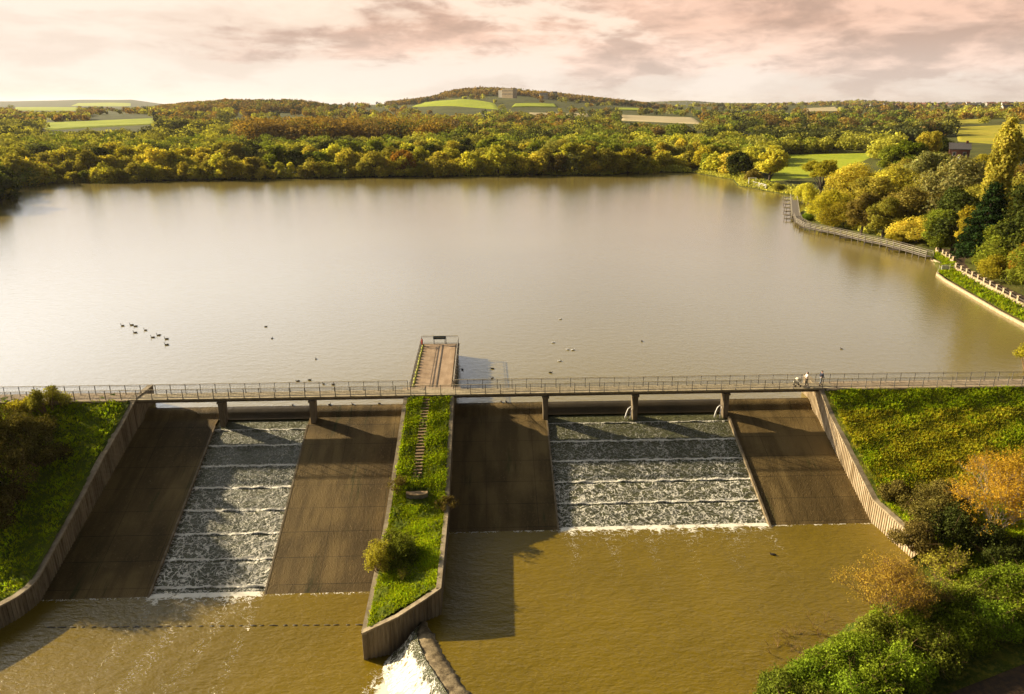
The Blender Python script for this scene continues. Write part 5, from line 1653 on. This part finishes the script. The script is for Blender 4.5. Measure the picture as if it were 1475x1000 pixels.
rh_ = house(1394, 320, 7.5, 8.5, 7.4, 2.2, 'red brick house with grey slate roof standing among trees on the right slope', wall='brick', nwin=2, rz=-0.45, base=0.2)
m = MB(); m.box(-2.2, 2.6, -8.0, -4.4, -2, 3.0)
m.add([(-2.4, -8.2, 3.0), (2.8, -8.2, 3.0), (0.2, -8.2, 4.6), (-2.4, -4.4, 3.0), (2.8, -4.4, 3.0), (0.2, -4.4, 4.6)], [(0, 1, 2), (3, 5, 4), (0, 2, 5, 3), (1, 4, 5, 2)])
o = m.build('gabled_porch', M['sign_white'], rh_); o.matrix_parent_inverse = Matrix.Identity(4)
m = MB(); m.box(-1.8, 2.2, -8.06, -7.9, 0.6, 2.6); o = m.build('window', M['glass'], rh_); o.matrix_parent_inverse = Matrix.Identity(4)
mn = house(734, 2080, 34, 22, 17, 0, 'large sandstone mansion with rows of windows on the lawns of the central hill', wall='sandstone', roof='sandstone', nwin=8, floors=2, name='mansion', base=7, rz=-0.55)
m = MB(); m.box(-30, -17.2, -9, 9, -6, 13); o = m.build('wing', M['render'], mn); o.matrix_parent_inverse = Matrix.Identity(4)  # wing in a lighter wall colour that stands in for sunlight on it
house(783, 2120, 22, 12, 7, 3, 'long white house among the trees right of the hilltop mansion', nwin=4, base=6)
house(799, 2200, 12, 9, 7, 3, 'small pale house at the wood edge far right of the mansion', nwin=3, base=10)
house(1452, 1150, 16, 10, 6, 4, 'cream farmhouse with pitched roof on the skyline at the right edge', nwin=4, base=4)
house(485, 760, 10, 8, 5, 3, 'small white cottage in the trees behind the big brown wood, left', nwin=2, base=5)
house(652, 700, 9, 7, 5, 3, 'small white cottage among trees below the central hill', nwin=2, base=6)
rh2 = random.Random(31); k = 0
for i in range(46):
    px = rh2.uniform(1245, 1470); Y = rh2.uniform(2300, 3500)
    wl = rh2.choice(['render', 'brick', 'sandstone']); 
    house(px, Y, rh2.uniform(11, 20), 9, 6, 4, 'small %s house with tiled roof in the distant hillside town on the right' % {'render': 'cream', 'brick': 'red brick', 'sandstone': 'sandstone'}[wl], 'houses of the distant town', wall=wl, roof=rh2.choice(['tile', 'slate', 'tile']), rz=rh2.uniform(-0.9, 0.9), nwin=3, floors=2, base=rh2.uniform(0, 3.5))

# ------------------------------------------------------------------ foreground shrubs
def twig_tree(x, y, z, h, wide, mat, twig, label, name='shrub', cat='shrub', seed=1, leaves=4000, size=0.16, depth=5, stems=7, flare=0.55):
    """bare-branched shrub: recursive twigs with sprays of small leaves near their ends"""
    rng = random.Random(seed); nr = np.random.default_rng(seed)
    t = empty(name, (x, y, z), label, cat); m = MB(); tips = []
    def grow(p, d, L, r, k):
        q = p + d * L * 0.5 + Vector((rng.uniform(-1, 1), rng.uniform(-1, 1), rng.uniform(-.5, 1))) * L * 0.06
        e = q + (d + Vector((rng.uniform(-1, 1), rng.uniform(-1, 1), rng.uniform(-.3, .5))) * 0.18).normalized() * L * 0.5
        m.tube([p, q, e], [r, r * 0.8, r * 0.55], 4 if k > 1 else 3, False)
        if k <= 2: tips.append((e, L)); tips.append((q, L))
        if k == 0: return
        for _ in range(3 if k > 2 else 3):
            nd = (d + Vector((rng.uniform(-1, 1), rng.uniform(-1, 1), rng.uniform(-0.35, 0.75))) * 0.75).normalized()
            grow(e if rng.random() < 0.7 else q, nd, L * rng.uniform(0.6, 0.82), r * 0.58, k - 1)
    for s in range(stems):
        a = rng.uniform(0, 6.28); d = Vector((math.cos(a) * flare * wide, math.sin(a) * flare * wide, 1)).normalized()
        grow(Vector((math.cos(a) * 0.25, math.sin(a) * 0.25, -0.4)), d, h * 0.34, 0.022 * h * 0.45, depth - 1)
    o = m.build('branches', twig, t); o.matrix_parent_inverse = Matrix.Identity(4)
    tp = np.array([tuple(a[0]) for a in tips]); tl = np.array([a[1] for a in tips])
    k = nr.integers(0, len(tp), leaves); C = tp[k] + nr.normal(size=(leaves, 3)) * (tl[k] * 0.40)[:, None]
    C[:, 2] = np.maximum(C[:, 2], 0.05)
    cen = tp.mean(0); N = C - cen; N /= np.linalg.norm(N, axis=1, keepdims=True)
    Q = leaf_quads(nr, C, N, size); tt = nr.uniform(0.65, 1.35, leaves)[:, None] * np.array([1, 1, 1.0])
    me = quads_mesh('foliage', Q, LM[mat], tt); o = bpy.data.objects.new('foliage', me); COL.objects.link(o); o.parent = t
    return t


def leafy_shrub(x, y, z, rx, ry, h, mat, label, name='shrub', cat='shrub', seed=1, leaves=9000, size=0.17, group=None, lobes=16):
    nr = np.random.default_rng(seed); rg_ = random.Random(seed)
    t = empty(name, (x, y, z), label, cat, group)
    L = []
    for k in range(lobes):
        a = nr.uniform(0, 6.283); r = math.sqrt(nr.uniform(0, 1)) * 0.8; zz_ = h * (1 - 0.75 * r * r) * nr.uniform(0.45, 0.92); s = nr.uniform(0.22, 0.38) * min(rx, ry, h * 1.1)
        L.append((r * math.cos(a) * rx, r * math.sin(a) * ry, zz_, s, s, s))
    L = np.array(L); k = nr.choice(len(L), leaves, p=L[:, 3] ** 2 / (L[:, 3] ** 2).sum())
    d = nr.normal(size=(leaves, 3)); d /= np.linalg.norm(d, axis=1, keepdims=True)
    rr = (1 - 0.5 * nr.uniform(0, 1, leaves) ** 1.5) * (1 + 0.28 * np.sin(d[:, 0] * 9 + k) * np.sin(d[:, 1] * 8 + k * 1.7) + 0.22 * np.abs(nr.normal(size=leaves)) * (nr.uniform(0, 1, leaves) > 0.75))
    C = L[k, :3] + d * L[k, 3:6] * rr[:, None]; ok = C[:, 2] > 0.0; C = C[ok]; d = d[ok]; k = k[ok]
    Q = leaf_quads(nr, C, d + np.array([0, 0, 0.3]), size)
    lt = nr.uniform(0.75, 1.25, len(L)); tt = (lt[k] * nr.uniform(0.4, 1.6, len(C)))[:, None] * np.array([1, 1, 1.0])
    me = quads_mesh('foliage', Q, LM[mat], tt); o = bpy.data.objects.new('foliage', me); COL.objects.link(o); o.parent = t
    m = MB()
    for q in L:
        p = Vector(q[:3]); b = Vector((q[0] * 0.2, q[1] * 0.2, -0.3)); mid = b.lerp(p, 0.55) + Vector((0, 0, 0.2)); m.tube([b, mid, p], [0.06, 0.045, 0.015], 4, False)
        for _ in range(4):
            e = p + Vector(nr.normal(size=3)) * q[3] * 0.9; m.tube([p, e], [0.014, 0.004], 3, False)
    o = m.build('stems', M['twig'], t); o.matrix_parent_inverse = Matrix.Identity(4)
    return t


def gpt(px, py, side):
    """point of a bank seen at the image position"""
    r = ray(px, py)
    for t in np.arange(30, 130, 0.15):
        x, y, z = r[0] * t, r[1] * t, H + r[2] * t; u, v = uv_of(x, y)
        zz_ = zr(u, v) if side == 'r' else float(zbank_l(uLw(v) - u, v))
        if z <= zz_: return x, y, zz_
    return x, y, zz_


# island
def isp(u, v): x, y, _ = W(u, v); return x, y, float(zisl(u, v)) + 0.05
x, y, z = isp(-8.2, 23.2); leafy_shrub(x, y, z - 0.5, 1.9, 1.9, 3.2, 'green', 'bushy dark green shrub with pale leaf tips on the left edge of the island', seed=41, leaves=9000, size=0.15, lobes=30)
x, y, z = isp(-9.4, 23.8); leafy_shrub(x, y, z - 0.5, 1.6, 1.8, 3.4, 'willow', 'yellow-leaved shrub overhanging the left wall of the island beside the dark shrub', seed=42, leaves=5500, size=0.15, lobes=24)
x, y, z = isp(-9.1, 14.6); twig_tree(x, y, z, 1.7, 0.9, 'bramble', M['twig'], 'small dark twiggy shrub on the left edge of the island below the steps', seed=43, leaves=1400, size=0.12, depth=5)
x, y, z = isp(-4.2, 16.9); twig_tree(x, y, z, 1.6, 1.0, 'bramble', M['twig'], 'small brown twiggy shrub on the right edge of the island by the landing', seed=44, leaves=1400, size=0.12, depth=5)
x, y, z = isp(-7.3, 25.8); twig_tree(x, y, z, 1.5, 0.35, 'olive', M['twig'], 'thin upright weed stems on the grass right of the dark island shrub', name='plant', cat='plant', seed=45, leaves=260, size=0.10, depth=4, stems=5, flare=0.2)

# left bank
LB = [(38, 640, 575, 2.9, 'bramble', 'dense brown-green shrub against the railing at the left end of the bridge', 46), (10, 690, 0, 3.6, 'bramble', 'tall dark shrub at the left edge halfway down the bank', 47),
      (62, 668, 0, 2.5, 'bramble', 'brown bramble thicket in the middle of the left bank', 48), (-28, 640, 0, 3.8, 'bramble', 'dark shrub at the left edge beneath the path', 49), (2, 745, 0, 2.8, 'bramble', 'brown shrub at the left edge low on the bank', 50), (-45, 740, 0, 3.6, 'dark', 'dark shrub just inside the left edge low on the bank', 51)]
for px, py, _, r_, mat, lab, sd in LB:
    x, y, z = gpt(px, py, 'l'); leafy_shrub(x, y, z, r_, r_ * 1.15, r_ * 1.15, mat, lab, seed=sd, leaves=7500, size=0.19)
x, y, _ = W(-46.2, 3.8, 0); z = 1.6
leafy_shrub(x, y, z - 1.0, 2.6, 2.0, 3.5, 'olive', 'bushy gold-flecked shrub standing in front of the left railing', seed=52, leaves=7500, size=0.17)
x, y, _ = W(-49.4, 3.6, 0); leafy_shrub(x, y, 1.3, 1.3, 1.3, 1.7, 'gold', 'small yellow shrub by the path at the left edge', seed=53, leaves=2600, size=0.17)
# trees further out on the left bank, whose shade falls across the left spillway
for k, (u, v, h_, kd) in enumerate([(-60, 26, 9, 'round'), (-63, 31, 10, 'tall'), (-66, 38, 12, 'round')]):
    x, y, _ = W(u, v); z = float(zbank_l(uLw(v) - u, v))
    tree(x, y, z, h_, kd, 'olive', 'olive tree standing outside the left edge on the bank', 'trees on the outer left bank', leaves=4500, size=0.60, wide=1.1)

# right bank
x, y, z = gpt(1432, 762, 'r'); twig_tree(x, y, z, 6.8, 1.0, 'amber', M['bark_pale'], 'large orange-gold half-bare shrub with pale stems on the right bank', seed=60, leaves=15000, size=0.14, depth=7, stems=8, flare=0.55)
x, y, z = gpt(1478, 745, 'r'); twig_tree(x, y, z, 6.5, 1.0, 'amber', M['twig'], 'orange-gold shrub at the right edge behind the pale-stemmed one', seed=61, leaves=9000, size=0.15, depth=6, stems=7)
for px, py, r_, mat, lab, sd in [(1330, 752, 2.9, 'bramble', 'dark brown bramble thicket hanging over the right retaining wall', 62), (1375, 775, 2.8, 'dark', 'very dark shrub between the bramble thicket and the orange shrub', 63),
                                 (1318, 790, 2.0, 'bramble', 'low brown bramble at the foot end of the right retaining wall', 64), (1290, 718, 1.5, 'bramble', 'small bramble on the grass edge at the top of the thicket', 65), (1425, 800, 2.4, 'dark', 'dark shrub in the hollow under the orange shrub', 66),
                                 (1360, 735, 2.4, 'bramble', 'brown bramble mound at the back of the thicket', 166), (1478, 815, 2.2, 'dark', 'dark shrub at the right edge behind the hedge', 167)]:
    x, y, z = gpt(px, py, 'r'); leafy_shrub(x, y, z, r_, r_, r_ * 1.05, mat, lab, seed=sd, leaves=8500, size=0.17)
x, y, z = gpt(1355, 838, 'r'); twig_tree(x, y, z, 3.4, 1.0, 'willow', M['twig'], 'thin yellow-leaved bare shrub between the retaining wall end and the hedge', seed=67, leaves=1600, size=0.15, depth=6, stems=7)
x, y, z = gpt(1265, 900, 'r'); twig_tree(x, y, z, 5.6, 0.9, 'apricot', M['twig'], 'feathery orange-brown shrub growing at the water edge left of the wall end', seed=68, leaves=11000, size=0.11, depth=7, stems=10, flare=0.35)
x, y, z = gpt(1310, 885, 'r'); twig_tree(x, y, z, 4.2, 0.9, 'brown', M['twig'], 'brown feathery shrub right beside the orange-brown one at the water', seed=69, leaves=4500, size=0.11, depth=6, stems=8)
for px, py, sd, lab in ((1185, 905, 70, 'bare twiggy branches leaning over the water, uppermost of three'), (1150, 925, 71, 'bare twiggy branches leaning over the water, middle of three'), (1128, 944, 72, 'bare dry reeds and twigs in the water, lowest of three')):
    x, y, _ = at_z(px, py, ZR); twig_tree(x, y, ZR, 2.0, 1.4, 'brown', M['twig'], lab, name='dead_branches', cat='branches', seed=sd, leaves=60, size=0.10, depth=4, stems=7, flare=1.0)
HD = [(1128, 1000, 1.7), (1165, 985, 1.8), (1200, 965, 1.9), (1235, 948, 2.0), (1270, 925, 2.0), (1300, 905, 2.0), (1335, 890, 2.0), (1368, 880, 2.0), (1400, 868, 2.0), (1435, 855, 2.1), (1470, 845, 2.2), (1320, 868, 1.5),
      (1180, 1030, 1.9), (1220, 1010, 2.0), (1262, 985, 2.0), (1300, 960, 2.0), (1345, 935, 1.9), (1390, 912, 1.9), (1430, 900, 1.9), (1475, 885, 1.9), (1500, 870, 2.2), (1140, 1050, 2.0), (1250, 1040, 1.9)]
for k, (px, py, r_) in enumerate(HD):
    r = ray(px, py); t = (-4.6 - H) / r[2]; x, y = r[0] * t, r[1] * t; u, v = uv_of(x, y); z = zr(u, v)
    mat = 'bright' if k % 4 else 'green'
    leafy_shrub(x, y, z - 0.1, r_ * 1.1, r_ * 1.1, r_ * 1.35, mat, 'bright green leafy bush in the dense hedge at the lower right', 'hedge_bush', 'bush', seed=80 + k, leaves=10500, size=0.16, lobes=34, group='hedge at the lower right')
x, y, _ = at_z(1479, 533, 0); leafy_shrub(x, y, 0, 1.9, 1.9, 4.6, 'gold', 'golden bush rising from the lake edge at the right edge beyond the bridge', seed=120, leaves=4000, size=0.2)

# ------------------------------------------------------------------ rough grass
def tufts(name, pts, size, mat, label, seed, lean=0.5):
    nr = np.random.default_rng(seed); P = np.array(pts); n = len(P)
    out = []; tt = []
    clump = 0.5 + 0.25 * np.sin(P[:, 0] * 1.7 + P[:, 1] * 0.6) + 0.25 * np.sin(P[:, 0] * 0.9 - P[:, 1] * 2.3 + 1)
    base = nr.uniform(0.75, 1.25, n) * (0.75 + 0.5 * clump); size = size * (0.7 + 0.9 * clump)
    for k in range(4):
        a = nr.uniform(0, 6.283, n); s = size * nr.uniform(0.5, 1.3, n); w = s * nr.uniform(0.22, 0.42, n)
        c = P + np.stack([nr.normal(size=n) * 0.08, nr.normal(size=n) * 0.08, np.zeros(n)], 1)
        dx, dy = np.cos(a), np.sin(a); tip = np.stack([nr.normal(size=n) * s * lean, nr.normal(size=n) * s * lean, s], 1)
        L_ = np.stack([-dy * w, dx * w, np.zeros(n)], 1)
        out.append(np.stack([c - L_ * 0.5, c + L_ * 0.5, c + L_ * 0.65 + tip * 0.8, c - L_ * 0.1 + tip], 1)); tt.append(base * nr.uniform(0.8, 1.2, n))
    Q = np.concatenate(out); t = np.concatenate(tt)
    yel = np.tile(nr.uniform(0, 1, n), 4)
    T_ = np.stack([t * (0.85 + 0.35 * yel), t, t * 0.8], 1)
    me = quads_mesh(name, Q, mat, T_); o = bpy.data.objects.new(name, me); COL.objects.link(o); tag(o, label, 'grass', kind='stuff')


LM['grass1'] = leaf_mat('grass_blades', (0.30, 0.38, 0.016), 0.45, 0.0)
LM['grass2'] = leaf_mat('dry_grass_blades', (0.52, 0.50, 0.04), 0.45, 0.0)
nr = np.random.default_rng(55)
pts = []
for _ in range(17000):
    v = nr.uniform(2.9, 30); s = nr.uniform(0.07, 0.93); u = ilu(v) * (1 - s) + iru(v) * s
    if v > 28.0 + 2.2 * (1 - s): continue
    if 14.6 < v < 16.6 and -8.1 < u < -5.9: continue
    if 3.0 < v < 13.6 and abs(u + 6.85 + 0.012 * (v - 3.3) / 0.4) < 0.46 + 0.12 * nr.normal(): continue
    pts.append(W(u, v, float(zisl(u, v)) + 0.08))
tufts('grass', pts, 0.17, LM['grass1'], 'lush clumpy green grass on the top of the island', 1)
def pnoise(u, v): return math.sin(u * 0.35 + 1.0) * math.sin(v * 0.5 + u * 0.12) + 0.5 * math.sin(u * 0.9 + v * 1.3)
pts = []
for _ in range(26000):
    v = nr.uniform(2.9, 36); s = nr.uniform(0.3, 32); pts.append(W(uLw(v) - s, v, float(zbank_l(s, v)) + 0.02))
tufts('grass', pts, 0.17, LM['grass1'], 'green grass sloping down the left bank', 2)
gp, dp = [], []
for _ in range(52000):
    v = nr.uniform(2.9, 30); u = nr.uniform(37.4, 72)
    if u < uRe(v) + 0.4: continue
    p = W(u, v, zr(u, v) + 0.02)
    dry = (v > 5.5) and (pnoise(u, v) + 0.5 * nr.normal() > -0.6) and v < 17
    (dp if dry else gp).append(p)
tufts('grass', gp, 0.17, LM['grass1'], 'weedy green grass on the right bank', 3)
tufts('grass', dp, 0.19, LM['grass2'], 'yellowed rough grass in the middle of the right bank', 4)
pts = []
for row in vg[:-1]:
    pass
for i in range(len(vg) - 1):
    for _ in range(160):
        f, s = nr.uniform(0, 1), nr.uniform(0, 1)
        a = np.array(vg[i][0]) * (1 - f) + np.array(vg[i + 1][0]) * f; b = np.array(vg[i][1]) * (1 - f) + np.array(vg[i + 1][1]) * f; p = a * (1 - s) + b * s; pts.append((p[0], p[1], p[2] + 0.1))
tufts('grass', pts, 0.35, LM['grass1'], 'green grass verge between kerb wall and parapet on the right shore', 5)
def undergrowth():
    nr = np.random.default_rng(99); C = []; T_ = []
    pl = [tuple(p) for p in LAKE[5:27]]
    for a, b in zip(pl[:-1], pl[1:]):
        a = np.array(a); b = np.array(b); L_ = np.linalg.norm(b - a); nq = int(L_ * 42); e = (b - a) / L_; nn = np.array([-e[1], e[0]])
        mid = (a + b) / 2
        if sdist(mid[0:1] + nn[0] * 2, mid[1:2] + nn[1] * 2, LAKE)[0] < 0: nn = -nn
        t = nr.uniform(0, L_, nq); far = mid[1] > 230
        o = nr.uniform(0.3, 7 if far else 3.5, nq); X = a[0] + e[0] * t + nn[0] * o; Y = a[1] + e[1] * t + nn[1] * o
        clump = 0.5 + 0.5 * np.sin(X * 0.33) * np.sin(X * 0.11 + Y * 0.2)
        if not far: keep = (o > 2.6); X, Y, o, clump = X[keep], Y[keep], o[keep], clump[keep]
        hgt = (0.4 + 2.2 * clump) * np.minimum(1, o / 2.5) * (1.0 if far else 0.6)
        Z = terrain(X, Y) + nr.uniform(0, 1, len(X)) * hgt
        C.append(np.column_stack([X, Y, Z])); base = np.array([0.56, 0.52, 0.09]) * (1 - clump[:, None]) + np.array([0.40, 0.40, 0.06]) * clump[:, None]; T_.append(base * nr.uniform(0.7, 1.3, (len(X), 1)))
    C = np.vstack(C); T_ = np.vstack(T_); N = nr.normal(size=C.shape) * 0.5 + np.array([0, -0.3, 0.8])
    me = quads_mesh('undergrowth', leaf_quads(nr, C, N, 0.85), LM['tint'], T_); o = bpy.data.objects.new('undergrowth', me); COL.objects.link(o)
    tag(o, 'tangled undergrowth and reeds along the lake shore under the trees', 'undergrowth', kind='stuff')


undergrowth()
#@@HAZE
# ------------------------------------------------------------------ haze
def haze():
    me = MB(); me.box(-16000, 16000, -200, 17500, -16.0, 150.0)
    m = bpy.data.materials.new('haze_air'); m.use_nodes = True; g = NT(m.node_tree); out = g.new('ShaderNodeOutputMaterial')
    v = g.new('ShaderNodeVolumePrincipled'); v.inputs['Color'].default_value = (0.93, 0.91, 0.90, 1); v.inputs['Density'].default_value = HAZE
    v.inputs['Anisotropy'].default_value = 0.3
    g.l.new(v.outputs[0], out.inputs['Volume'])
    o = me.build('haze', m); tag(o, kind='stuff')


HAZE = 0.000026
haze()
